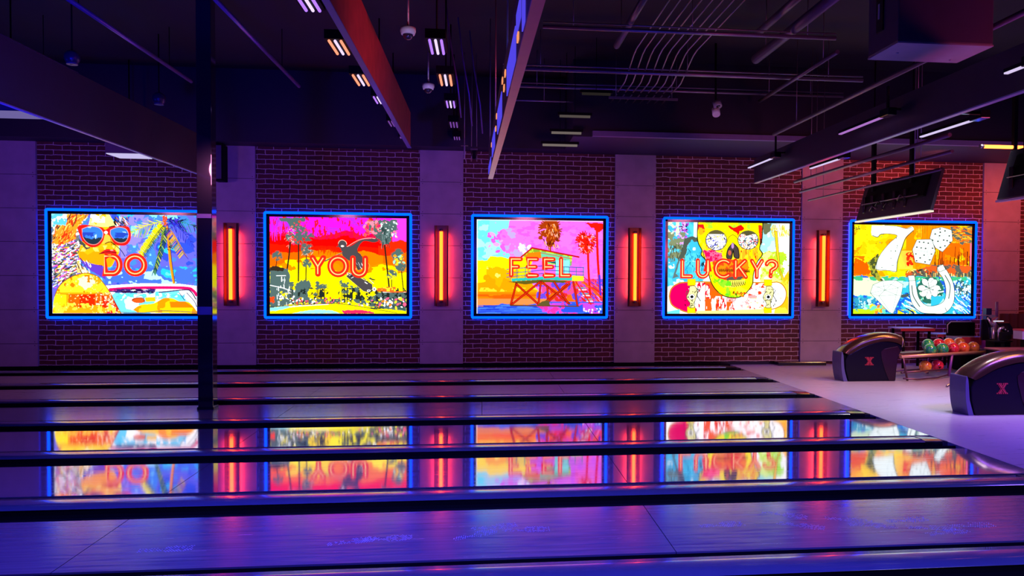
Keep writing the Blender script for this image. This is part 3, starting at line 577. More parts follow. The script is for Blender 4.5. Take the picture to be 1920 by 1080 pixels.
    A.line(sk,7,(35,35,20)); A.curve([(440,410),(455,470),(490,520)],5,K); A.strokes(430,480,450,580,8,16,40,4,[K],1.3,1.8); A.spl(700,740,800,790,10,4,9,[(220,30,20),(250,140,30)]); A.spl(570,640,680,780,16,8,16,[(120,215,50),(160,230,60)],m); A.strokes(690,740,790,790,12,8,16,4,[K])
    return A
def art_luck():
    A=Art(188,183,1178,942,bg=(255,205,30),seed=14)
    A.field(188,183,1178,640,[(250,140,20),(252,165,20),(255,200,20),(255,225,30),(253,205,20)],150,[.25,.38,.6,.8]); A.put((A.Y<400)&(A.X<360)&(A.fbm(80)>.47),(255,240,30))
    A.put((A.X>620)&(A.Y<600)&(A.fbm(90)>.5),(245,150,15)); A.poly([(190,470),(300,500),(330,600),(260,620),(190,610)],(235,110,10),jag=18); A.put((A.X<320)&(A.Y>450)&(A.Y<620)&(A.fbm(50)>.52),(245,130,20)); A.put((A.X>560)&(A.X<680)&(A.Y>400)&(A.Y<560),(250,215,110),.7); A.spl(190,190,240,235,16,2,5,[(120,140,50)]); A.spl(200,200,420,450,14,1.5,3,[(90,80,20)])
    for i in range(26): x=A.r.uniform(660,880); A.line([(x,190),(x,190+A.r.uniform(30,110))],3,[(200,110,20),(180,150,30),(240,180,60)][i%3])
    A.poly([(1000,195),(1178,195),(1178,470),(1130,380),(1060,320),(1010,260)],(100,115,110),jag=18); A.strokes(1010,190,1170,330,90,20,50,8,[(250,150,30),(240,110,30),(90,105,100),(255,190,60)],-.6,.6); A.put((A.X>900)&(A.Y>330)&(A.Y<520)&(A.fbm(70)>.4),(240,120,20)); A.strokes(850,400,1170,520,40,40,120,4,[K,(120,60,20)],1.5,1.62); A.put((A.X>1165)&(A.Y>330)&(A.Y<600),(255,130,160))
    for x in (870,905,930,1040,1070,1110,1140): A.line([(x,A.r.uniform(320,430)),(x+A.r.uniform(-8,8),530)],4,(90,50,20))
    A.poly([(620,600),(700,570),(860,520),(1000,515),(1178,530),(1178,640),(620,640)],(110,110,100),jag=10,alt=(220,110,50),sc=40); A.strokes(860,580,1178,630,60,20,40,7,[(235,225,150),(200,170,90),(90,100,90)],1.5,1.62); A.strokes(640,560,840,600,30,10,30,6,[(235,80,30),(250,230,150),(70,60,50)]); A.spl(630,420,690,520,10,8,16,[(225,40,20),(240,70,30)]); A.strokes(625,430,670,470,10,16,30,6,[(200,30,20),(255,200,80)],-.9,-.5)
    # sea
    A.field(188,630,1178,942,[(245,250,240),(190,235,235),(70,190,210),(50,110,210),(110,210,200)],100); A.put((A.Y>635)&(A.Y<800+(A.fbm(60)-.5)*60)&(A.X<400+(A.fbm(60)-.5)*80),(214,232,196)); A.put((A.Y>625)&(A.Y<660)&(A.fbm(30,3)>.45),(80,190,140)); A.put((A.Y>805)&(A.X<450)&(A.fbm(26,3)>.5),(70,160,190)); A.spl(190,810,480,930,70,2,5,[(30,90,120),WH]); A.spl(300,870,450,930,20,8,16,[(250,150,60),(255,220,60),(120,220,190)]); A.put((A.Y>900)&(A.X<420)&(A.fbm(50)>.5),(190,225,40)); A.put((A.Y>905)&(A.X>560)&(A.X<760)&(A.fbm(50)>.48),(235,230,40))
    A.strokes(1000,720,1178,930,80,30,110,6,[(40,70,200),(60,130,230),WH,(70,190,215)],.5,.9); A.strokes(560,760,720,930,70,30,80,7,[(40,110,210),(50,170,220),WH,(20,60,120)],.2,.8); A.put((A.X>1040)&(A.Y>650)&(A.Y<780)&(A.fbm(20,2)>.5),(80,120,125)); A.spl(1030,640,1178,800,60,3,7,[WH,(190,240,250)])
    A.poly([(580,780),(650,770),(650,795),(590,805)],(90,100,100))
    wh=(242,255,248); ln=(55,70,60)
    # bird-like dark foliage
    A.poly([(390,430),(405,480),(370,560),(420,640),(435,660),(400,665),(330,600),(320,540),(295,510)],(90,100,60),jag=8,alt=(170,170,70),sc=24)
    # seven
    A.poly(A.curve([(332,190),(332,270),(380,288),(410,262),(470,258),(545,275),(480,340),(410,430),(380,500),(375,565),(470,572),(540,580),(550,500),(590,350),(620,280),(680,228),(668,195),(620,210),(540,195),(440,188),(400,190)],0,None),wh); 
    A.curve([(680,228),(620,290),(590,370),(555,480),(545,580)],6,ln); A.curve([(665,200),(620,212),(540,192),(440,187)],4,ln); A.curve([(340,275),(380,288),(405,265),(430,262)],5,ln); A.curve([(375,565),(380,500),(410,430),(480,340),(545,275),(470,258),(410,262)],3.5,ln); A.curve([(375,565),(470,572),(540,580)],4,ln); A.line([(570,300),(595,340),(560,450),(530,560)],2.5,(150,170,160)); A.spl(400,260,560,560,14,2,4,[(120,140,120)])
    # dice
    for P,e in (([(840,215),(920,195),(1005,220),(1015,310),(930,410),(870,375),(820,290)],((840,215),(900,290),(1005,220),(900,290),(930,410))),([(712,305),(838,300),(870,400),(825,520),(700,500),(675,390)],((675,390),(800,410),(838,300),(800,410),(825,520)))):
        A.poly(P,wh,edge=ln,ew=4); A.line([e[0],e[1],e[2]],2.5,(120,140,130)); A.line([e[3],e[4]],2.5,(120,140,130))
    for x,y in [(733,325),(770,328),(808,335),(712,370),(748,376),(786,380),(705,428),(775,438),(742,462),(712,487),(784,496),(824,478),(836,428),(845,378),(905,212),(948,228),(908,240),(865,256),(903,270),(890,318),(845,310),(938,307),(968,312),(985,270),(993,325),(950,357),(910,370)]: A.ell(x,y,8,6,ln)
    # diamond
    dm=[(350,695),(430,660),(540,655),(602,690),(585,790),(520,942),(490,930),(328,765)]
    A.poly(dm,wh,edge=(120,140,130),ew=4)
    for p in ([(328,765),(450,740),(560,720),(602,690)],[(350,695),(450,740),(540,655)],[(430,660),(450,740),(400,790),(328,765)],[(400,790),(545,780),(585,790)],[(400,790),(500,930)],[(545,780),(515,940)],[(450,740),(545,780),(560,720)],[(380,720),(500,690),(560,720)],[(400,790),(450,740)]): A.line(p,3,(120,140,130))
    # horseshoe and clover
    A.ell(830,740,115,115,(60,125,110)); A.spl(720,640,940,850,80,3,8,[(200,240,200),WH,(40,100,90),(110,200,180)]); A.put((np.hypot(A.X-840,A.Y-770)<110)&(A.Y>790)&(A.X>840),(70,190,220))
    hs=A.curve([(650,655),(660,780),(690,870),(760,930),(850,940),(960,935),(1030,850),(1035,720),(1000,620),(930,520),(885,560),(940,640),(965,740),(950,830),(880,870),(800,870),(740,810),(715,720),(705,650)],0,None)
    A.poly(hs,wh); A.line(hs,4,ln); A.poly([(640,615),(695,612),(705,655),(650,658)],wh,edge=ln,ew=4); A.poly([(885,545),(935,515),(960,560),(905,582)],wh,edge=ln,ew=4)
    A.curve([(675,700),(690,790),(745,880)],9,(150,170,160)); A.curve([(675,700),(690,790),(745,880)],4,ln); A.curve([(955,610),(1000,700),(990,810)],9,(150,170,160)); A.curve([(955,610),(1000,700),(990,810)],4,ln); A.line([(960,890),(975,920)],4,K); A.curve([(760,900),(840,925),(930,905)],3,(150,170,160))
    for a in (-1.75,-.45,1.2,2.75):
        c,q=math.cos(a),math.sin(a)
        for sg in (-.42,.42): 
            ex,ey=822+62*math.cos(a+sg),722+62*math.sin(a+sg); A.ell(ex,ey,34,26,ln,a+sg); A.ell(ex,ey,31,23,wh,a+sg)
        A.poly([(822,722),(822+70*math.cos(a-.6),722+70*math.sin(a-.6)),(822+70*math.cos(a+.6),722+70*math.sin(a+.6))],wh); A.line([(822+8*c,722+8*q),(822+50*c,722+50*q)],4,ln)
    A.ell(822,722,6,6,ln); A.curve([(880,745),(910,755),(945,748)],9,wh)
    return A

amat=bpy.data.materials.new('backlit_print'); amat.use_nodes=True
nt=amat.node_tree; nt.nodes.clear(); at_=nt.nodes.new('ShaderNodeAttribute'); at_.attribute_name='paint'
em=nt.nodes.new('ShaderNodeEmission'); em.inputs[1].default_value=1.7; om=nt.nodes.new('ShaderNodeOutputMaterial')
nt.links.new(at_.outputs['Color'],em.inputs[0]); nt.links.new(em.outputs[0],om.inputs[0])
def art_mesh(A,w,h,parent):
    """flat grid w x h centred on the frame, facing -Y"""
    nx,ny=A.nx,A.ny; x=np.linspace(-w/2,w/2,nx); z=np.linspace(h/2,-h/2,ny); X,Z=np.meshgrid(x,z)
    co_=np.stack([X,np.zeros_like(X),Z],-1).reshape(-1,3).astype(np.float32)
    i=np.arange(ny-1)[:,None]*nx+np.arange(nx-1)[None]; q=np.stack([i,i+nx,i+nx+1,i+1],-1).reshape(-1)
    me=bpy.data.meshes.new('artwork'); nf=(nx-1)*(ny-1)
    me.vertices.add(nx*ny); me.vertices.foreach_set('co',co_.ravel()); me.loops.add(nf*4); me.loops.foreach_set('vertex_index',q.astype(np.int32))
    me.polygons.add(nf); me.polygons.foreach_set('loop_start',np.arange(nf,dtype=np.int32)*4); me.polygons.foreach_set('loop_total',np.full(nf,4,np.int32))
    me.update(); me.validate()
    img=A.img; k=img.copy()
    at2=me.attributes.new('paint','FLOAT_COLOR','POINT'); c=np.ones((nx*ny,4),np.float32); c[:,:3]=lin(k.reshape(-1,3))**1.3; at2.data.foreach_set('color',c.ravel())
    me.materials.append(amat); o=bpy.data.objects.new('artwork',me); C.objects.link(o); o.parent=parent; o.location=(0,-.004,0)
    return o
blue_t=emat('blue_neon',(0,.042,1.0),5.0); redg=emat('red_halo_shell',(1,.022,.008),1.3); core=emat('warm_neon_core',(1,.55,.20),1.7)  # red halo of the letters is built as a solid glowing shell
FR=[(-7.944,-5.194),(-4.092,-1.342),(-.217,2.470),(3.564,6.287),(7.450,10.228)]
flab=['lit pop art picture of a woman in red sunglasses, in a blue neon frame','lit pop art picture of a skateboarder at sunset, in a blue neon frame','lit pop art picture of a beach lifeguard tower, in a blue neon frame','lit pop art picture of a yellow skull and skateboard, in a blue neon frame','lit picture of a seven, dice, diamond and horseshoe, in a blue neon frame']
arts=[art_woman,art_skater,art_beach,art_skull,art_luck]
ZC,HH=1.946,1.013
MAPS=[]
for (a,b),lb,fn in zip(FR,flab,arts):
    w=b-a; t=thing('lightbox_picture',((a+b)/2,D-.07,ZC),lb,'lit picture','lit pictures on the brick wall')
    A=fn(); aw,ah=w-.215,2*HH-.2
    art_mesh(A,aw,ah,t); MAPS.append((A,(a+b)/2,aw,ah))
    bm=bmesh.new(); e=HH-.03; g=w/2-.03
    box(bm,-g,g,.0,.065,-e,e); obj('lightbox_case',bm,MBG,t)
    bm=bmesh.new()
    for s in (-1,1):
        box(bm,-g,g,-.02,.0,s*(ah/2+.012) if s>0 else -e,e if s>0 else -(ah/2+.012))
        x0,x1=(aw/2+.012,g) if s>0 else (-g,-(aw/2+.012)); box(bm,x0,x1,-.02,.0,-e,e)
    obj('inner_frame',bm,MBG,t)
    gx,gz=w/2-.024,HH-.024; c=.02; P=[]
    for sx,sz,a0 in ((1,1,0),(-1,1,1),(-1,-1,2),(1,-1,3)):
        for j in range(4):
            q=(a0+j/3)*math.pi/2; P.append((sx*(gx-c)+c*math.cos(q),-.02,sz*(gz-c)+c*math.sin(q)))
    bm=bmesh.new()
    for s in (-1,1):
        box(bm,-g+.03,g-.03,.046,.062,s*e-.008+s*.006,s*e+.008+s*.006); box(bm,s*g-.008+s*.006,s*g+.008+s*.006,.046,.062,-e+.03,e-.03)
    obj('backlight_strip',bm,emat('blue_halo_fill',(.01,.012,1),17),t,label='hidden blue strip added for the halo on the wall')  # added behind the case to strengthen the tube's halo on the brick
    obj('neon_tube',tb(P,.024,n=10,closed=True),blue_t,t,label='glowing blue neon tube around the picture')

# ------------------------------------------------------------------ neon words
def arc(cx,cy,rx,ry,a0,a1,n=22): return [(cx+rx*math.cos(math.radians(lerp(a0,a1,i/n))),cy-ry*math.sin(math.radians(lerp(a0,a1,i/n)))) for i in range(n+1)]
L_={}
W1=[('letter_d',[arc(640,541,60,80,90,-90)+[(566,621),(566,461)]],True),('letter_o',[arc(845,541,82,82,0,345)],True)]
W2=[('letter_y',[[(450,460),(503,545),(503,620)],[(557,460),(503,545)]],False),('letter_o',[arc(704,541,80,84,0,345)],True),('letter_u',[[(850,460),(850,565)]+arc(912,568,62,62,180,360)+[(974,565),(974,460)]],False)]
W3=[('letter_f',[[(445,485),(377,485),(377,602)],[(377,540),(425,540)]],False),('letter_e',[[(562,485),(497,485),(497,602),(562,602)],[(497,540),(552,540)]],False),('letter_e',[[(682,485),(617,485),(617,602),(682,602)],[(617,540),(672,540)]],False),('letter_l',[[(737,482),(737,602),(800,602)]],False)]
W4=[('letter_l',[[(262,490),(262,622),(335,622)]],False),('letter_u',[[(392,487),(392,580)]+arc(434,580,42,44,180,360)+[(476,580),(476,487)]],False),('letter_c',[arc(608,556,66,70,48,312)],False),
    ('letter_k',[[(710,487),(710,625)],[(790,487),(712,562)],[(738,540),(800,625)]],False),('letter_y',[[(850,487),(892,560),(892,625)],[(935,487),(892,560)]],False),('question_mark',[arc(1018,522,42,36,170,-70)+[(1015,570),(1013,590)],[(1010,612),(1012,618)]],False)]
wl=['red neon word DO on the picture of the woman','red neon word YOU on the picture of the skateboarder','red neon word FEEL on the picture of the lifeguard tower','red neon word LUCKY? on the picture of the skull']
for wi,(Wd,lb) in enumerate(zip((W1,W2,W3,W4),wl)):
    A,xc,aw,ah=MAPS[wi]
    conv=lambda p:(( (p[0]-A.x0)/(A.x1-A.x0)-.5)*aw,(.5-(p[1]-A.y0)/(A.y1-A.y0))*ah)
    t=thing('neon_word',(xc,D-.115,ZC),lb,'neon sign','neon words')
    for nm,sts,cl in Wd:
        bm=bmesh.new(); bc=bmesh.new()
        for st in sts:
            P=[conv(p) for p in st]
            Q=[]                                         # subdivide long strokes
            for p,q in zip(P[:-1],P[1:]): Q.append(p)
            Q.append(P[-1])
            hr=.053 if wi<2 else .043
            tube(bm,[(x,0,z) for x,z in Q],hr,n=12,closed=cl,sy=.35)
            if not cl:
                for x,z in (Q[0],Q[-1]): 
                    m4=Matrix.Translation((x,0,z))@Matrix.Diagonal((hr,.35*hr,hr,1)); bmesh.ops.create_uvsphere(bm,u_segments=12,v_segments=8,radius=1,matrix=m4)
            tube(bc,[(x,-.019,z) for x,z in Q],.0105,n=8,closed=cl)
            for x,z in Q[1:-1]:
                if len(Q)<6: bmesh.ops.create_uvsphere(bm,u_segments=10,v_segments=6,radius=1,matrix=Matrix.Translation((x,0,z))@Matrix.Diagonal((hr,.35*hr,hr,1)))
        o=obj(nm,bm,redg,t); obj('glow_core',bc,core,o)

# ================================================================== WALL SCONCES
sct=emat('orange_neon',(1,.048,.004),15); bronze=mat('bronze_plate',(.20,.07,.045),.35,metal=.6)
brush=mat('brushed_metal',(.30,.24,.26),.3,metal=.9)
sl=['glowing orange tube wall lamp between the woman and skateboarder pictures','glowing orange tube wall lamp between the skateboarder and lifeguard tower pictures','glowing orange tube wall lamp between the lifeguard tower and skull pictures','glowing orange tube wall lamp between the skull and dice pictures']
s0=None
for x,lb in zip((-4.665,-.785,2.992,6.866),sl):
    if s0 is None:
        t=thing('wall_lamp',(x,D-.05,1.955),lb,'wall lamp','orange tube wall lamps')
        bm=bmesh.new(); box(bm,-.135,.135,-.080,-.062,-.775,.775); box(bm,-.05,.05,-.063,0,-.7,.7); obj('back_plate',bm,bronze,t,bevel=.004)
        bm=bmesh.new()
        for s in (-1,1): box(bm,s*.098-.006,s*.098+.006,-.060,-.020,-.58,.58)
        obj('backlight_strip',bm,emat('red_backlight',(1,.035,.03),42),t,label='red strip lighting the wall beside the lamp')
        bm=bmesh.new()
        for s in (-1,1):
            a=[(s*.085,-.080),(s*.105,-.155),(s*.118,-.155),(s*.10,-.080)]
            A1=[bm.verts.new((p,q,-.77)) for p,q in a]; A2=[bm.verts.new((p,q,.77)) for p,q in a]
            bm.faces.new(A1); bm.faces.new(A2)
            for i in range(4): bm.faces.new((A1[i],A1[(i+1)%4],A2[(i+1)%4],A2[i]))
        obj('side_fin',bm,bronze,t)
        obj('glow_tube',tb([(0,-.125,-.655),(0,-.125,.655)],.031,n=14),sct,t,label='bright orange glowing tube')
        for s in (-1,1):
            e=obj('tube_socket',tb([(0,-.125,s*.66),(0,-.125,s*.70)],.033,n=12),brush,t)
            obj('bracket',bx(-.02,.02,-.125,-.07,s*.68-.02,s*.68+.02),brush,e)
        s0=t
    else:
        t=copy_tree(s0); t.location.x=x; t['label']=lb

# ================================================================== BALL RETURNS
hoodm=mat('hood_shell',(.075,.032,.022),.26,metal=.6,coat=.30,noise=.05); bodym=mat('hood_side',(.004,.002,.009),.34,coat=.08)
lilac=mat('hood_end',(.10,.09,.21),.4); sidem=mat('recess_panel',(.020,.004,.012),.3,coat=.3)
for q_ in (bodym,lilac,sidem): q_.node_tree.nodes['Principled BSDF'].inputs['Specular IOR Level'].default_value=.18
redlogo=mat('logo_red',(.50,.03,.05),.45); logored_e=redlogo
def smooth_pts(P,n=6):
    out=[]; Q=[P[0]]+list(P)+[P[-1]]
    for i in range(1,len(Q)-2):
        for k in range(n):
            t=k/n; out.append(tuple(.5*(2*Q[i][c]+(Q[i+1][c]-Q[i-1][c])*t+(2*Q[i-1][c]-5*Q[i][c]+4*Q[i+1][c]-Q[i+2][c])*t*t+(3*Q[i][c]-Q[i-1][c]-3*Q[i+1][c]+Q[i+2][c])*t**3) for c in (0,1)))
    out.append(tuple(P[-1])); return out
def ball_return():
    t=thing('ball_return',(0,0,0),'','ball return','ball returns')
    # crown: arched shell, sections across Y
    top=smooth_pts([(0,.50),(.05,.56),(.13,.625),(.31,.725),(.55,.80),(.78,.83),(.99,.81),(1.09,.765)],5)
    low=smooth_pts([(.10,.46),(.15,.48),(.24,.53),(.38,.60),(.56,.655),(.75,.685),(.95,.66),(1.07,.60)],5)
    bm=bmesh.new(); hw=.20; rows=[]
    for (xt,zt),(xl,zl) in zip(top,low):
        r=[]
        for j in range(17):
            a=math.pi*j/16; c,s=math.cos(a),math.sin(a)
            c2=math.copysign(abs(c)**.75,c); s2=s**.75
            r.append(bm.verts.new((lerp(xl,xt,s2),-c2*hw,lerp(zl,zt,s2))))
        rows.append(r)
    for A,B in zip(rows[:-1],rows[1:]):
        for j in range(16): f=bm.faces.new((A[j],B[j],B[j+1],A[j+1])); f.smooth=True
    A=rows[-1]; e=[bm.verts.new(v.co+Vector((.045,0,-.03))+ (Vector((1.06,0,.66))-v.co)*.12) for v in A]
    for j in range(16): f=bm.faces.new((A[j],e[j],e[j+1],A[j+1])); f.smooth=True
    bm.faces.new(e); bm.faces.new(rows[0][::-1])
    obj('crown',bm,hoodm,t,label='bronze reflecting rounded top shell')
    obj('crown_rim',tb([tuple(v) for v in [Vector((lerp(1.05,1.095,math.sin(math.pi*j/16)**.75),-math.copysign(abs(math.cos(math.pi*j/16))**.75,math.cos(math.pi*j/16))*(hw+.004),lerp(.585,.77,math.sin(math.pi*j/16)**.75))) for j in range(17)]],.010,n=8),brush,t)
    # side body below the crown
    out=[(.115,0),(.06,.20),(.05,.36),(.10,.465)]+low[3:]+[(1.075,.56),(1.04,.50),(1.0,.42),(.97,.20),(.955,0)]
    bm=bmesh.new(); prism(bm,out,-.185,.185); obj('body',bm,bodym,t,bevel=.014)
    bm=bmesh.new(); prism(bm,smooth_pts([(.10,.0),(.045,.19),(.03,.33),(.02,.44),(.0,.505),(-.015,.47),(-.02,.30),(.0,.12),(.03,0)],3),-.175,.175); obj('end_cap',bm,lilac,t,bevel=.02,label='matt lilac end face')
    bm=bmesh.new(); prism(bm,[(.68,.50),(.74,.555),(.98,.60),(1.03,.52),(.985,.40),(.955,.20),(.94,.01),(.83,.01),(.75,.20),(.69,.40)],-.195,-.18); obj('side_panel',bm,sidem,t,bevel=.006,label='maroon recessed side panel')
    # X emblem with serifs
    def xb(s,y0,y1):
        bm=bmesh.new(); w=.020*s
        def bar(x0,z0,x1,z1,hw): prism(bm,[(x0-hw,z0),(x0+hw,z0),(x1+hw,z1),(x1-hw,z1)],y0,y1)
        bar(-.042,-.062*(.9+.1*s),.042,.062*(.9+.1*s),w*.85); bar(.042,-.062*(.9+.1*s),-.042,.062*(.9+.1*s),w)
        for sx in (-.042,.042):
            for sz in (-.062,.062): prism(bm,[(sx-.027*s,sz-.006*s),(sx+.027*s,sz-.006*s),(sx+.027*s,sz+.006*s),(sx-.027*s,sz+.006*s)],y0-.0003,y1)
        return bm
    em=obj('emblem',xb(1.25,-.192,-.184),redlogo,t,label='red outlined letter X'); em.location=(.475,0,.345)
    k=obj('emblem_inset',xb(.78,-.1945,-.1925),MB,em); k2=obj('emblem_core',xb(.42,-.1965,-.1948),redlogo,em)
    return t
r1=ball_return(); r1.location=(6.09,12.93,0); r1['label']='farther dark ball return hood with a red X, left of the ball rack'
r2=copy_tree(r1); r2.location=(6.19,9.62,0); r2['label']='nearer dark ball return hood with a red X, at the right edge of the photo'

# ball rack angled away from the hood
wood=mat('rack_rail',(.75,.42,.20),.32,metal=.4,coat=.3); rackm=mat('rack_steel',(.16,.07,.09),.35,metal=.7)
p0=at(1690,669,Z=.42); p1=at(1842,660,Z=.42); ang=math.atan2(p1.y-p0.y,p1.x-p0.x); Lr=(p1-p0).length+.07
rk=thing('ball_rack',(p0.x,p0.y,0),'two tier metal ball rack with amber rails beside the farther ball return','ball rack',rz=ang)
for yy in (.0,.45):
    o=obj('rail',tb([(-.02,yy,.42),(Lr,yy,.42)],.028,n=10),wood,rk,label='amber shining upper rail')
obj('tray',bx(.30,Lr,.03,.215,.370,.388),rackm,rk); obj('tray',bx(.30,Lr,.235,.43,.435,.450),rackm,rk)
for yy in (.04,.26): obj('lower_rail',tb([(.05,yy,.14),(Lr*.62,yy,.14)],.015,n=8),rackm,rk)
obj('lower_rail',tb([(.0,-.05,.055),(.25,-.12,.03),(.8,-.1,.03),(1.2,.0,.05)],.014,n=8),rackm,rk)
for xx,yy in ((.10,.0),(.10,.45)): obj('leg',tb([(xx-.06,yy,.41),(xx+.06,yy,.0)],.018,n=8),rackm,rk)
for xx,yy in ((1.22,.0),(1.22,.45)): obj('leg',tb([(xx+.08,yy,.41),(xx,yy,.02)],.026,n=8),mat('violet_leg',(.24,.07,.30),.4,metal=.4),rk,label='violet slanted leg')
obj('end_stop',tb([(Lr,-.0,.42),(Lr+.02,-.0,.46),(Lr+.02,.45,.46),(Lr,.45,.42)],.014,n=8),brush,rk)
def ballmat(name,cs,sc=9):
    m=bpy.data.materials.new(name); m.use_nodes=True; nt=m.node_tree; b=nt.nodes['Principled BSDF']; b.inputs['Roughness'].default_value=.12; b.inputs['Coat Weight'].default_value=.6
    tc=nt.nodes.new('ShaderNodeTexCoord'); n=nt.nodes.new('ShaderNodeTexNoise'); n.inputs['Scale'].default_value=sc; n.inputs['Detail'].default_value=4; n.inputs['Distortion'].default_value=2.2
    nt.links.new(tc.outputs['Object'],n.inputs['Vector']); r=nt.nodes.new('ShaderNodeValToRGB'); nt.links.new(n.outputs['Fac'],r.inputs['Fac'])
    e=r.color_ramp.elements; e[0].position=.32; e[0].color=(*cs[0],1); e[1].position=.68; e[1].color=(*cs[-1],1)
    for i,c in enumerate(cs[1:-1]): q=e.new(.32+.36*(i+1)/(len(cs)-1)); q.color=(*c,1)
    nt.links.new(r.outputs['Color'],b.inputs['Base Color']); return m
gm=ballmat('ball_green',[(.02,.05,.30),(.02,.35,.12),(.02,.50,.12),(.35,.55,.05)]); rm=ballmat('ball_red',[(.30,.01,.03),(.75,.03,.04),(.85,.06,.10)]); om_=ballmat('ball_orange',[(.85,.10,.02),(.95,.20,.03),(.9,.35,.08)]); go=ballmat('ball_amber',[(.25,.10,.02),(.65,.24,.03),(.35,.06,.03)]); yo=ballmat('ball_yellow',[(.75,.04,.02),(.95,.45,.03),(.95,.60,.05)],4)
balls=[(1744,649,gm,0,'green swirled bowling ball at the left end of the front row on the rack'),(1767,648.5,gm,0,'blue green swirled bowling ball, second from the left in the front row'),(1787,647.5,rm,0,'crimson bowling ball in the middle of the front row'),(1806,647,om_,0,'bright orange bowling ball, second from the right in the front row'),(1825,646.5,go,0,'amber brown bowling ball at the right end of the rack'),
 (1740,642,gm,1,'green bowling ball behind the leftmost front ball'),(1760,639,rm,1,'red bowling ball in the back row above the blue green one'),(1779,639,om_,1,'orange red bowling ball in the back row, mostly hidden by the crimson one'),(1799,637.5,go,1,'amber bowling ball at the right of the back row')]
def bowling(name,m,holes=False):
    bm=bmesh.new(); ball(bm,(0,0,0),.108,28,18); o=obj(name,bm,m,None,smooth=True); return o
def hole(b,dirs):
    for d in dirs:
        d=Vector(d).normalized(); q=d.to_track_quat('Z','Y').to_matrix().to_4x4(); bm=bmesh.new()
        bmesh.ops.create_cone(bm,cap_ends=True,segments=12,radius1=.012,radius2=.012,depth=.004,matrix=Matrix.Translation(d*.1068)@q); obj('finger_hole',bm,MB,b)
ux,uy=Vector((math.cos(ang),math.sin(ang),0)),Vector((-math.sin(ang),math.cos(ang),0))
zb=.42+.022
for i,(px,py,m,row,lb) in enumerate(balls):
    # along the rack so that the row fills it: intersect the line of sight with the row's line
    lat=.12 if row==0 else .335
    base=p0+uy*lat; d=at(px,py,Z=.5)-Vector((0,0,H)); 
    # solve base + s*ux == cam + t*d in plan
    det=ux.x*(-d.y)-ux.y*(-d.x); s_=((-base.x)*(-d.y)-(-base.y)*(-d.x))/det
    o=bowling('bowling_ball',m); zc=.497 if row==0 else .559
    o.location=(base.x+ux.x*s_,base.y+ux.y*s_,zc); o.rotation_euler=(i*1.3,i*.7,i*2.1)
    tag(o,lb,'bowling ball','bowling balls on the rack')
    if i==0: first=s_
for px,py,m,lb,hd in ((1735,688,yo,'yellow and red bowling ball on the low shelf under the rack',[(.75,-.6,.0),(.68,-.65,-.15)]),(1757.5,686.5,rm,'red bowling ball with dark finger holes on the low shelf under the rack',[(-.25,-.95,-.1),(-.02,-.98,-.12),(-.16,-.93,-.3)])):
    base=p0+uy*.15; d=at(px,py,Z=.25)-Vector((0,0,H)); det=ux.x*(-d.y)-ux.y*(-d.x); s_=((-base.x)*(-d.y)-(-base.y)*(-d.x))/det
    o=bowling('bowling_ball',m); o.location=(base.x+ux.x*s_,base.y+ux.y*s_,.201); tag(o,lb,'bowling ball','bowling balls on the low shelf'); hole(o,hd)
q0,q1=at(1775,724,Z=.02),at(1806,705,Z=.05)
tag(obj('floor_rod',tb([tuple(q0),tuple(q1)],.016,n=8),brush),'thin grey rod lying on the floor before the nearer hood','rod')

# ================================================================== BACKGROUND FURNITURE (by the wall at the right)
tred=mat('red_edge',(.50,.04,.05),.4); tpale=mat('pale_top',(.35,.36,.50),.35)
def low_table(px0,px1,py,Y,lb,leg=.02):
    a=at(px0,py,Y=Y); b=at(px1,py,Y=Y); w=b.x-a.x; z=a.z
    t=thing('low_table',((a.x+b.x)/2,Y,0),lb,'table','low tables behind the ball rack')
    obj('table_top',bx(-w/2,w/2,-.25,.25,z-.02,z),tpale,t); obj('table_edge',bx(-w/2-.005,w/2+.005,-.258,-.25,z-.055,z),tred,t,label='red front edge')
    for sx in (-1,1):
        for sy in (-1,1): obj('leg',bx(sx*(w/2-.08)-leg,sx*(w/2-.08)+leg,sy*.2-leg,sy*.2+leg,0,z-.02),MB,t)
    return t
low_table(1677,1739,614,14.75,'low pale topped table with red edge seen over the farther ball return hood')
low_table(1745,1790,625,14.85,'low pale topped table with red edge just behind the bowling balls')
# bench with black backrest
a=at(1787,628,Y=14.3); b=at(1836,628,Y=14.3)
t=thing('lounge_bench',((a.x+b.x)/2,14.3,0),'lounge bench with black pale rimmed backrest and red edged seat behind the ball rack','bench'); w=(b.x-a.x)
obj('seat',bx(-w/2,w/2,-.3,.25,.40,a.z-.03),tpale,t,bevel=.01); obj('seat_edge',bx(-w/2-.01,w/2+.01,-.315,-.30,.50,a.z-.02),tred,t,label='red seat edge'); obj('bench_base',bx(-w/2+.05,w/2-.05,-.2,.25,0,.40),MB,t)
zt=at(1787,604,Y=14.5).z; zl=at(1787,624,Y=14.5).z
obj('backrest',bx(-w/2,w/2+.04,.18,.25,zl-.06,zt),MB,t,bevel=.02); P=[(-w/2-.01,.17,zl),(-w/2-.01,.17,zt-.05),(-w/2+.06,.17,zt+.01),(w/2-.05,.17,zt+.01)]
obj('rim',tb(P,.009,n=6),mat('pale_trim',(.6,.56,.7),.35),t,label='pale rim along the backrest')
# slim post
a=at(1851,600,Y=13.9); zt=at(1851,578,Y=13.9).z; zm=at(1851,634,Y=13.9).z
t=thing('slim_post',(a.x,13.9,0),'slim dark post with violet lower half right of the bowling balls','post')
obj('upper_post',bx(-.055,.055,-.05,.05,zm,zt),mat('navy_post',(.02,.03,.08),.3),t); obj('lower_post',bx(-.065,.065,-.06,.06,0,zm),mat('violet_panel',(.30,.05,.38),.4),t,label='violet lower half')
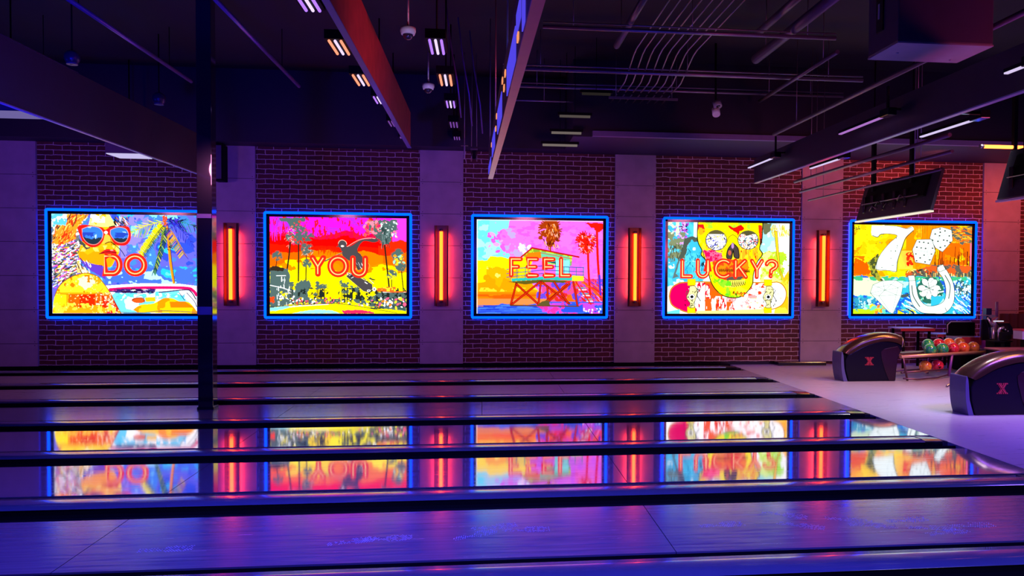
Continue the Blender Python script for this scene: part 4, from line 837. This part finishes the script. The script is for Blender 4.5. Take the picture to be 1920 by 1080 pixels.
# arcade-like scoring stand
sv=mat('silver_arm',(.62,.60,.68),.25,metal=.7)
def rel(px,py,Y,o): v=at(px,py,Y=Y); return (v.x-o.x,Y-o.y,v.z)
Yc=13.6; o3=at(1863,650,Y=Yc); o3.z=0; o3=Vector((o3.x,Yc,0))
t=thing('console_stand',o3,'black and silver console stand with forked neck at the right, behind the nearer hood','console')
R=lambda x,y,dy=0:rel(x,y,Yc+dy,o3)
obj('neck',tb([R(1862,650),R(1862,612)],.030,n=10),sv,t,label='silver neck')
f_=obj('fork',tb([R(1852,596),R(1861,612)],[.014,.032],n=8),sv,t); obj('fork',tb([R(1871,596),R(1862,612)],[.014,.032],n=8),sv,t)
bm=bmesh.new(); vs=[bm.verts.new(R(x,y,dy)) for dy in (-.03,.03) for x,y in ((1852,592),(1858,597),(1867,594),(1868,591),(1859,590))]
bm.faces.new(vs[:5]); bm.faces.new(vs[5:][::-1])
for i in range(5): bm.faces.new((vs[i],vs[i+5],vs[(i+1)%5+5],vs[(i+1)%5]))
obj('head_plate',bm,sv,t)
obj('crossbar',tb([R(1829,590),R(1856,592)],.012,n=8),sv,t)
obj('back_board',bx(R(1855,0)[0],R(1871,0)[0],.04,.08,R(0,645)[2],R(0,600)[2]),MBG,t,bevel=.01)
obj('mast',tb([R(1869,594,.1),R(1869,566,.1)],.025,n=8),mat('mast_purple',(.20,.08,.20),.4),t)
v0,v1=R(1855,640),R(1885,670); obj('pedestal',bx(v0[0],v1[0],-.15,.12,0,R(0,642)[2]),MB,t,bevel=.02)
Yk=13.05; o4=at(1885,640,Y=Yk); o4=Vector((o4.x,Yk,0)); R=lambda x,y,dy=0:rel(x,y,Yk+dy,o4)
t=thing('tablet_console',o4,'black tilted tablet console on a curved silver arm at the far right','console')
obj('arm',tb([R(1873,640),R(1873,620),R(1875,616),R(1882,614)],.022,n=10),sv,t,label='curved silver arm')
bm=bmesh.new(); P=[R(1873,606),R(1893,606),R(1906,627),R(1888,627)]; Q=[(x,y+.1,z+.03) for x,y,z in P]; A=[bm.verts.new(p) for p in P]; B=[bm.verts.new(p) for p in Q]; bm.faces.new(A); bm.faces.new(B[::-1])
for i in range(4): bm.faces.new((A[i],B[i],B[(i+1)%4],A[(i+1)%4]))
obj('screen_body',bm,MBG,t); obj('top_light',bx(R(1874,0)[0],R(1892,0)[0],-.03,.0,R(0,604.6)[2],R(0,602.4)[2]),emat('white_led',(.8,.78,.95),.9),t,label='bright white top edge')
obj('lower_box',bx(R(1884,0)[0],R(1903,0)[0],-.1,.1,R(0,642)[2],R(0,627)[2]),MB,t,bevel=.01); obj('shelf',bx(R(1868,0)[0],R(1903,0)[0],-.12,.12,R(0,645)[2]-.02,R(0,645)[2]),MB,t); obj('support',bx(-.05,.05,-.05,.05,0,R(0,645)[2]-.02),MB,t)
for q in ((1880,616),(1885,618),(1890,621)): 
    bm=bmesh.new(); ball(bm,R(q[0],q[1],-.02),.013,8,6); obj('knob',bm,sv,t)
# boxed sign
Yb=12.6; o5=at(1914,640,Y=Yb); t=thing('white_box',(o5.x,Yb,0),'white box with red top on a small dark stand at the right edge','box')
za,zbx=at(1908,640,Y=Yb).z,at(1908,617,Y=Yb).z; obj('box_body',bx(-.06,.3,-.12,.12,za+.04,zbx-.03),mat('white_card',(.5,.48,.55),.5),t,bevel=.005); obj('lid',bx(-.065,.305,-.125,.125,zbx-.03,zbx),tred,t,label='red top'); obj('stand',bx(.05,.2,-.08,.08,0,za+.04),MB,t)
# round back table beside
a=at(1880,653,Y=12.3); t=thing('back_counter',(a.x+.1,12.3,0),'low dark counter with reddish top behind the nearer ball return hood','counter'); obj('counter_top',bx(-.30,.45,-.2,.2,a.z-.03,a.z),mat('maroon_top',(.25,.07,.08),.35),t,bevel=.01); obj('counter_body',bx(-.25,.4,-.15,.15,0,a.z-.03),MB,t)
# curtain
a=at(1872,600,Y=15.25); zt=at(1872,588,Y=15.25).z; bm=bmesh.new(); n=90; x0,x1=a.x,a.x+2.6; F=[];B=[]
for i in range(n+1):
    x=lerp(x0,x1,i/n); y=15.24+.035*math.sin(x*34)+.012*math.sin(x*71); F.append((bm.verts.new((x,y,.02)),bm.verts.new((x,y,zt)))); B.append((bm.verts.new((x,y+.006,.02)),bm.verts.new((x,y+.006,zt))))
for Q in (F,B):
    for i in range(n): f=bm.faces.new((Q[i][0],Q[i+1][0],Q[i+1][1],Q[i][1])); f.smooth=True
tag(obj('dark_curtain',bm,mat('curtain',(.07,.03,.03),.8)),'dark brown pleated half height curtain against the wall at the far right','curtain')
# power cord under the counter etc.

# ================================================================== HANGING SCREENS
scr=mat('screen_back',(.035,.032,.045),.42); rimw=mat('screen_rim',(.75,.72,.70),.3)
X1=6.62
def screen(yf,yn,lb,rim=None,zb=2.785,zt=3.42,tilt=.18,mir=False):
    L=yf-yn; t=thing('hanging_screen',(X1,yn,zb),lb,'screen','hanging scoring screens')
    for k in (0,1):
        y0,y1=k*L/2+.006,(k+1)*L/2-.006; h=zt-zb
        bm=bmesh.new(); vs=[bm.verts.new(p) for p in ((0,y0,0),(0,y1,0),(tilt,y1,h),(tilt,y0,h),(.05,y0,-.01),(.05,y1,-.01),(tilt+.05,y1,h-.01),(tilt+.05,y0,h-.01))]
        for f in ((0,1,2,3),(7,6,5,4),(0,3,7,4),(1,5,6,2),(3,2,6,7),(0,4,5,1)): bm.faces.new([vs[i] for i in f])
        p=obj('screen_panel',bm,scr,t,bevel=.006)
    obj('bottom_rim',bx(-.012,.055,0,L,-.035,-.010),rim or rimw,t,label='pale bottom edge')
    obj("vent_housing",vent_box(tilt,h,L),MB,t)
    obj('mount_rail',tb([(-.045+tilt*.42,.55*L*.2+.15,h*.42),(-.045+tilt*.42,L*.93,h*.42)],.011,n=8),brush,t,label='thin steel rail across the back')
    for fy in (.33,.47,.62,.78,.90): 
        obj('bracket',bx(-.03+tilt*.3,.01+tilt*.3,L*fy-.035,L*fy+.035,h*.18,h*.62),MBG,t,bevel=.005)
    for i in range(5):
        y=L*random.uniform(.3,.9); z=h*random.uniform(.2,.6); x=tilt*z/h-.04; P=[(x,y,z),(x-.05,y+.05,z+.05),(x-.06,y+.12,z-.02),(x,y+.16,z-.05)]
        obj('cable',tb(P,.007,n=6),brush if i%2 else MBG,t)
    for fy in (.30,.82):
        ph=obj('hanger_pole',bx(tilt*.6-.03,tilt*.6+.03,L*fy-.035,L*fy+.035,h*.75,h+ .75),MB,t); obj('ceiling_rod',tb([(tilt*.6,L*fy,h+.7),(tilt*.6,L*fy,5.5-zb)],.012,n=6),MB,ph)
    return t
def vent_box(tilt,h,L):
    bm=bmesh.new(); y0,y1=L*.10,L*.93
    vs=[bm.verts.new(p) for p in ((tilt*.35,y0,h*.35),(tilt*.35,y1,h*.35),(tilt*.95,y1,h*.90),(tilt*.95,y0,h*.90),(tilt*.35-.03,y0+.03,h*.38),(tilt*.35-.03,y1-.03,h*.38),(tilt*.95-.04,y1-.03,h*.85),(tilt*.95-.04,y0+.03,h*.85))]
    for f in ((0,1,2,3),(7,6,5,4),(0,3,7,4),(1,5,6,2),(3,2,6,7),(0,4,5,1)): bm.faces.new([vs[i] for i in f])
    return bm
screen(13.43,11.07,'black double screen seen from behind, hanging over the dice picture',emat('rim_painted_glow',(1,.90,.72),.95))  # glowing rim stands in for screen light caught on the edge
screen(9.56,7.2,'black double screen cut by the right edge of the photo, below the orange light bar')
# orange light bar
ob=emat('orange_bar_light',(1,.16,.03),6)
a=at(1840,274.5,Y=10.2)
t=thing('orange_light_bar',(a.x,10.2,a.z),'glowing orange light bar hanging at the right edge above the screen','light')
obj('end_cap',tb([(-.02,0,0),(.03,0,0)],.028,n=10),brush,t)
for x0,x1 in ((.04,.46),(.52,1.1)): obj('light_tube',tb([(x0,0,0),(x1,0,0)],.025,n=12),ob,t,label='glowing orange tube')
obj('hanger',bx(.465,.515,-.03,.03,-.10,1.0),MB,t)

# ================================================================== CEILING
bmt=mat('beam_paint',(.035,.035,.05),.45,noise=.2); 
def beam(x0,x1,y0,y1,z0,z1,lb,m=bmt,name='ceiling_beam',trim=None):
    t=thing(name,((x0+x1)/2,(y0+y1)/2,z0),lb,'beam'); hx,hy=(x1-x0)/2,(y1-y0)/2
    obj('web',bx(-hx*.6,hx*.6,-hy,hy,.012,z1-z0),m,t); obj('flange',bx(-hx,hx,-hy,hy,0,.012),trim or m,t,label='thin pale bottom edge' if trim else None)
    return t
pale=mat('pale_edge',(.42,.40,.52),.35)
beam(4.41,4.47,3,12.53,3.30,3.70,'broad black ceiling beam running to the wall, right of the conduits',trim=pale)
beam(-4.37,-4.335,3,12.9,3.30,3.92,'dark blue ceiling beam at the left that ends behind the black pillar',trim=pale)
fab=mat('painted_red_light',(.36,.07,.06),.7,noise=.4,nscale=5)  # red light on the beam's side is put into its colour
t=beam(-1.30,-1.236,2.8,14.0,3.98,4.60,'red lit ceiling beam left of the white dome cameras',m=fab,trim=mat('painted_blue_light',(.10,.12,.5),.5))  # flange painted blue in place of the light from the lanes
lamp('SPOT','red_beam_lamp',(.9,8.6,3.7),(-1.3,9.0,4.3),(1,.06,.08),85,.15,angle=120)
# hanging rail; its patches glow in place of UV light on fabric
a,b=at(1005,0,Z=3.2),at(918,335,Z=3.2); xr=(a.x+b.x)/2
t=thing('hanging_track',(xr,7.94,3.2),'long hanging ceiling track with blue lit patches, right of the domes','track',rz=.0228)
obj('track_body',bx(-.012,.022,-4.6,3.85,.02,.50),mat('track_dark',(.05,.03,.04),.5),t); obj('track_edge',bx(-.02,.05,-4.6,3.85,0,.02),mat('rose_metal',(.75,.20,.22),.35,metal=.5),t,label='reddish bottom edge')
bp_=emat('violet_blue_painted_glow',(.10,.07,.95),.85)
for y0,y1,z0,z1 in ((-3.25,-3.05,.06,.36),(-2.9,-2.5,.20,.34),(-2.4,-1.3,.06,.30),(-.35,.6,.08,.32),(1.35,2.25,.08,.30),(2.7,3.7,.05,.16)): obj('lit_patch',bx(-.022,-.014,y0,y1,z0,z1),bp_,t,label='violet blue patch with the light put into its colour')
for y,z in ((-2.7,.12),(-1.05,.30),(-.85,.22),(-.55,.36),(.8,.30),(1.0,.2),(2.4,.25)): obj('spark_lamp',bx(-.024,-.014,y,y+.10,z,z+.05),emat('spark_orange',(1,.35,.15),1.0),t,label='small orange lamp between the blue patches')
for y in (-3.8,-1,1.6,3.6): obj('hanger_rod',tb([(0,y,.48),(0,y,2.28)],.008,n=6),STEEL,t)
# horizontal pipes
pipel=['upper thin steel pipe running across the ceiling above the conduit bend','middle steel pipe running across the ceiling just above the conduit feet','lower steel pipe running across the ceiling behind the conduits','faint reddish steel pipe furthest back across the ceiling']
for (Y,z,x0,x1,r),lb in zip(((9.96,4.9,.75,4.6,.026),(12.0,4.9,.3,6.0,.03),(13.1,4.9,.3,6.2,.022),(13.6,4.78,.3,1.8,.014)),pipel):
    t=thing('ceiling_pipe',((x0+x1)/2,Y,z),lb,'pipe','pipes across the ceiling'); obj('tube',tb([(-(x1-x0)/2,0,0),((x1-x0)/2,0,0)],r,n=10),STEEL,t)
    if r>.02:
        obj('tube',tb([(-(x1-x0)/2,0,.06),((x1-x0)/2,0,.06)],r*.4,n=6),STEEL,t)
    for q in (-.4,0,.4): obj('hanger_rod',tb([((x1-x0)*q,0,0),((x1-x0)*q,0,5.5-z)],.006,n=6),STEEL,t)
# eight conduits
ordn=['leftmost','second from the left','third from the left','fourth from the left','fifth from the left','third from the right','second from the right','rightmost']
for i in range(8):
    xa=2.235+i*.128; t=thing('conduit',(xa,11.5,5.1),'thin bent steel conduit under the ceiling, %s of eight'%ordn[i],'conduit','parallel conduits')
    P=[(0,-7,0),(0,-.1,0),(0,.12,-.03),(-.02,.75,-.28),(-.03,.85,-.30),(-.03,1.35,-.30)]
    obj('pipe_run',tb(P,.010,n=8),STEEL,t)
    obj('pipe_foot',tb([(-.03,1.45,-.32),(-.03,2.05,-.32)],.010,n=8),STEEL,t)
t=thing('strut_channel',(2.7,13.0,4.72),'steel strut rail holding the lower ends of the eight conduits','rail','strut rails'); obj('channel',bx(-.62,.55,-.02,.02,0,.035),STEEL,t); 
for sx in (-.5,.45): obj('hanger_rod',tb([(sx,0,.03),(sx,0,.78)],.006,n=6),STEEL,t)
t2=copy_tree(t); t2.location=(2.62,13.6,4.70); t2['label']='second steel strut rail just behind and below the conduit ends'
# duct runs along Y
ductm=mat('duct_metal',(.16,.14,.17),.42,metal=.5)
dl=['slim grey ceiling pipe running toward the wall left of the conduits','long grey ceiling pipe running toward the wall above the broad beam','short grey ceiling pipe high between conduits and air unit','long thin ceiling pipe just left of the broad beam','thin ceiling pipe under the broad beam, above the hanging screen','thin ceiling pipe right of the hanging screen pole','lowest thin ceiling pipe meeting the hanging screen top','long ceiling pipe close to the air unit']
for (px,py,z,y0,y1,r),lb in zip(((1180,45,5.0,8.5,11,.045),(1500,45,5.0,8.6,11.4,.07),(1550,110,4.8,10.2,13.2,.03),(1727,117,4.2,6.5,13.0,.03),(1780,253,3.40,8.5,13.0,.025),(1780,285,3.30,9.0,13.6,.022),(1840,300,3.15,9.5,13.6,.016),(1480,10,5.1,8.4,10.5,.05)),dl):
    a=at(px,py,Z=z); t=thing('ceiling_duct_pipe',(a.x,(y0+y1)/2,z),lb,'pipe'); obj('tube',tb([(0,-(y1-y0)/2,0),(0,(y1-y0)/2,0)],r,n=12),ductm,t)
    for q in (-.35,.35): obj('hanger_rod',tb([(0,(y1-y0)*q,0),(0,(y1-y0)*q,5.5-z)],.006,n=6),STEEL,t)
# violet lines on the left ceiling
vl=['violet lit ceiling pipe at the far left, above the dark blue beam','violet lit ceiling pipe in the middle of the left ceiling','violet lit ceiling pipe nearest the red beam on its left side']
vm=mat('violet_pipe',(.22,.14,.5),.35,metal=.4)
for (x,y0,y1),lb in zip(((-6.33,8.5,13.2),(-4.72,9.0,13.5),(-3.04,8.0,13.6)),vl):
    t=thing('violet_pipe',(x,(y0+y1)/2,4.9),lb,'pipe','violet pipes on the left ceiling'); obj('tube',tb([(0,-(y1-y0)/2,0),(0,(y1-y0)/2,0)],.028,n=10),vm,t)
    for q in (-.3,.3): obj('hanger_rod',tb([(0,(y1-y0)*q,0),(0,(y1-y0)*q,.6)],.006,n=6),MB,t)
# air unit
t=thing('air_unit',(4.19,7.08,3.9),'large dark box shaped ceiling air unit at the upper right','air unit'); unitm=mat('unit_side',(.10,.08,.12),.5)
obj('unit_body',bx(-.46,.46,-.28,.28,0,1.0),unitm,t,bevel=.01); obj('bottom_cover',bx(-.462,.462,-.282,.282,-.015,0),mat('unit_bottom',(.40,.38,.42),.6),t,label='pale grey underside')
obj('side_hatch',bx(-.475,-.46,-.02,.10,.18,.5),MBG,t); obj('side_label',bx(-.480,-.475,.03,.06,.30,.44),mat('white_label',(.5,.48,.55),.5),t)
for x,y in ((-.30,.02),(.33,.18)): 
    bm=bmesh.new(); ball(bm,(x,y,-.015),.012,8,6); obj('screw',bm,pale,t)
for x in (-.4,.4): obj('hanger_rod',tb([(x,0,.98),(x,0,1.6)],.01,n=6),STEEL,t)
# dome cameras
domew=mat('white_plastic',(.80,.78,.84),.35)
def dome(px,py,z,r,lb):
    a=at(px,py,Z=z); t=thing('dome_camera',(a.x,a.y,z),lb,'camera','white dome cameras')
    bm=bmesh.new(); prof=[(1.08,.75),(1.08,.25),(1.0,.1),(.92,-.15)]; R0=None
    for rr,zz in prof:
        R_=[bm.verts.new((rr*r*math.cos(k*math.pi/10),rr*r*math.sin(k*math.pi/10),zz*r)) for k in range(20)]
        if R0: 
            for k in range(20): f=bm.faces.new((R0[k],R0[(k+1)%20],R_[(k+1)%20],R_[k])); f.smooth=True
        else: bm.faces.new(R_)
        R0=R_
    bm.faces.new(R0); obj('housing',bm,domew,t)
    bm=bmesh.new(); ball(bm,(0,0,-.15*r),r*.72,18,10); obj('glass_dome',bm,mat('smoked_dome',(.03,.02,.05),.08,coat=1),t)
    obj('pendant_tube',tb([(0,0,.7*r),(0,0,5.5-z)],.014,n=8),STEEL,t)
    L=lamp('SPOT','dome_fill',(a.x+.3,a.y-1.2,z-1.0),(a.x,a.y,z),(.8,.6,1),26,.05,angle=25)  # unseen spot added only to whiten the dome
dome(765,63,4.6,.085,'white dome camera nearer the top of the photo, hanging right of the red beam')
dome(803,166,4.6,.085,'smaller looking white dome camera, further back right of the red beam')
a=at(1343,204,Z=4.45); t=thing('bullet_camera',(a.x,a.y,4.45),'pink lit bullet camera below the ceiling right of the conduits','camera')
obj('camera_body',tb([(0,.03,.0),(-.01,-.04,-.10)],.062,n=16),domew,t); obj('lens_ring',tb([(0,-.02,.10),(.01,-.06,.02)],.066,n=16),mat('ring_grey',(.3,.28,.33),.3),t)
bm=bmesh.new(); ball(bm,(.008,-.06,.045),.040,14,10); obj('lens',bm,MBG,t); obj('mount',tb([(0,.03,.0),(0,.06,1.05)],.018,n=8),MB,t)
lamp('SPOT','camera_fill',(a.x-.3,a.y-1.2,3.6),(a.x,a.y,4.45),(1,.45,.7),10,.05,angle=20)  # unseen pink spot, without fixture, aimed at the bullet camera alone
# slatted light fixtures in two rows
vio=emat('violet_tube',(.38,.16,1.0),1.5); org=emat('pink_orange_tube',(1,.28,.16),1.5); dimv=emat('dim_violet_tube',(.22,.07,.42),.8); wv=emat('white_violet_tube',(.75,.6,1.0),1.3)
rowA=[(576,6,vio,1.0),(636,92,org,1.0),(677,153,org,1.0),(711,190,vio,.8),(737,234,dimv,.8),(757,262,dimv,.7)]
rowB=[(819,91,vio,1.0),(836,153,org,1.0),(845,198,vio,.8),(851,236,dimv,.8),(857,262,dimv,.7)]
posw=['first','second','third','fourth','fifth','sixth']
for row,nm in ((rowA,'left of the red beam'),(rowB,'right of the red beam')):
    for i,(px,py,m,s) in enumerate(row):
        z=4.30; s*=.85; a=at(px,py,Z=z); t=thing('slat_light',(a.x,a.y,z),'small ceiling light with bright slats %s, %s counted from the front'%(nm,posw[i]),'ceiling light','slatted ceiling lights')
        obj('housing',bx(-.13*s,.13*s,-.34*s,.34*s,.03,.13),MB,t)
        for k in (-1,0,1): 
            mm=wv if (k==0 and m in (vio,org)) else m
            obj('slat',tb([(k*.075*s,-.30*s,.015),(k*.075*s,.30*s,.015)],.018*s,n=8),mm,t,label='glowing slat')
        obj('stem',tb([(0,0,.13),(0,0,1.2)],.010,n=6),MB,t)
# blurry strip lights right of the hanging track
for i,(px,py,l) in enumerate(((1118,176,.45),(1078,218,.5),(1062,249,.5),(1050,272,.6))):
    z=[4.55,4.45,4.35,4.27][i]; Y=[12.3,12.8,13.2,13.6][i]; a=at(px,py,Y=Y)
    t=thing('strip_light',(a.x,Y,a.z),'short pinkish strip light, %s of four stacked right of the hanging track'%(['topmost','second from the top','third from the top','lowest'][i]),'ceiling light','strip lights right of the hanging track')
    obj('diffuser',tb([(-l/2,0,0),(l/2,0,0)],.024,n=10),emat('faded_pink_tube_%d'%i,(.30,.24,.22),[.06,.28,.5,.6][i]),t)
    obj('housing',bx(-l/2-.03,l/2+.03,-.02,.04,.015,.06),MB,t); obj('hanger_rod',tb([(0,0,.05),(0,0,5.5-a.z if i<4 else 1)],.005,n=6),MB,t)
# LED bars carried beside the broad beam
led=emat('led_bar_white',(.75,.62,.95),.95); ledm=emat('led_bar_violet',(.55,.22,.75),.75)
for (xa,ya,xb,yb,m,lb) in ((1575,250,1657,219,ledm,'slim lit LED bar on the left side of the broad beam, middle of three'),(1404,312,1450,298,led,'slim lit LED bar at the far end of the broad beam, left side'),(1727,255,1826,225,led,'bright slim LED bar under the broad beam, near the right'),(1520,313,1577,299,led,'slim LED bar under the far end of the broad beam'),(1886,136,1925,122,led,'short LED bar at the upper right edge of the photo')):
    left=(m is ledm) or xa==1404 or xa==1886; X=4.28 if left else 4.75
    a=at(xa,ya,X=X); b=at(xb,yb,X=X); zz=(a.z+b.z)/2
    t=thing('led_bar',(X,(a.y+b.y)/2,zz),lb,'light','slim LED bars along the broad beam'); hy=abs(b.y-a.y)/2
    obj('light_strip',bx(-.018,.018,-hy,hy,-.012,.0),m,t,label='bright lit strip'); obj('bar_housing',bx(-.022,.022,-hy,hy,.0,.03),MBG,t)
    obj('driver_box',bx(-.05,.05,-hy-.18,-hy,-.02,.06),MBG,t,bevel=.006); (obj('bracket',bx(-.01,.01,-hy-.10,-hy-.07,.05,.30),MBG,t),obj('side_arm',bx(-.01,.16,-hy-.10,-hy-.07,.05,.07),MBG,t)) if left else obj('side_arm',bx(-.31,.01,-hy-.10,-hy-.07,.03,.06),MBG,t)
# lit boxes at the left
for px,py,Y,w,d,lb in ((243,293,14.6,.56,.55,'white lit box light near the brick wall at the upper left'),(22,215.5,11.6,.60,.5,'pale lit box light cut by the left edge of the photo')):
    a=at(px,py,Y=Y); t=thing('box_light',(a.x,Y,a.z),lb,'ceiling light','box lights at the left')
    obj('housing',bx(-w/2,w/2,-d/2,d/2,.01,.20),mat('box_violet',(.10,.06,.14),.5),t); obj('diffuser',bx(-w/2+.01,w/2-.01,-d/2+.01,d/2-.01,-.004,.01),emat('box_diffuser_%d'%px,(.62,.55,.9) if px>100 else (.16,.13,.36),.95),t,label='lit underside')
    obj('hanger_rod',tb([(0,0,.19),(0,0,5.5-a.z)],.012,n=6),MB,t)
# dark speakers and clutter hanging at the left
for px,py,z,r,lb in ((298,185,4.5,.10,'dark round ceiling speaker above the dark blue beam'),(135,108,4.4,.09,'faint blue ceiling speaker at the upper left')):
    a=at(px,py,Z=z); t=thing('hanging_speaker',(a.x,a.y,z),lb,'speaker','hanging ceiling speakers'); bm=bmesh.new(); ball(bm,(0,0,0),r,18,12); obj('shell',bm,mat('speaker_shell',(.03,.03,.06),.3),t); obj('hanger_rod',tb([(0,0,r*.9),(0,0,5.5-z)],.01,n=6),MB,t); obj('grille',tb([(0,0,-r*.95),(0,0,-r*.6)],r*.7,n=16),mat('speaker_grille',(.06,.05,.14),.4),t)
a=at(411,305,Y=15.2); t=thing('wall_speaker',(a.x,15.2,a.z),'tall dark wall speaker right behind the black pillar top','speaker'); obj('cabinet',bx(-.09,.09,-.12,.2,-.34,.33),MB,t,bevel=.01); obj('grille',bx(-.075,.075,-.128,-.12,-.31,.30),mat('speaker_grille',(.06,.05,.14),.4),t)
# thin cables and small steel hangers in the middle
for i,(px,py,lb) in enumerate(((871,283,'small steel cross shaped hanger before the concrete panel, left one'),(889,287,'small steel bracket hanger with two rods, right one'))):
    a=at(px,py,Y=13.4); t=thing('steel_hanger',(a.x,13.4,a.z),lb,'hanger','small steel hangers')
    if i==0: obj('crossbar',tb([(-.06,0,.09),(.06,0,.09)],.009,n=6),brush,t); obj('rod',tb([(0,0,-.13),(0,0,.09)],.012,n=8),pale,t); obj('drop_wire',tb([(0,0,.09),(0,0,1.9)],.006,n=6),STEEL,t)
    else:
        for s in (-1,1): obj('rod',tb([(s*.045,0,-.14),(s*.045,0,.05)],.009,n=6),brush,t); obj('drop_wire',tb([(s*.045,0,.11),(s*.03,0,1.9)],.005,n=6),STEEL,t)
        obj('plate',bx(-.06,.06,-.01,.01,.05,.075),brush,t); obj('fitting',bx(-.03,.03,-.03,.03,-.10,.04),MBG,t)
for i,(px,lb) in enumerate(((850,'thin violet cable dropping from the ceiling, left of three'),(872,'thin violet cable dropping from the ceiling, middle of three'),(893,'thin violet cable dropping from the ceiling, right of three'))):
    a=at(px,60,Y=11.0+i*.6); P=[(a.x-.10,a.y,5.5),(a.x-.03,a.y,4.9),(a.x+.06,a.y,4.4),(a.x+.1,a.y+.3,4.0)]
    tag(obj('hanging_cable',tb(P,.010,n=6),vm),lb,'cable','hanging cables')
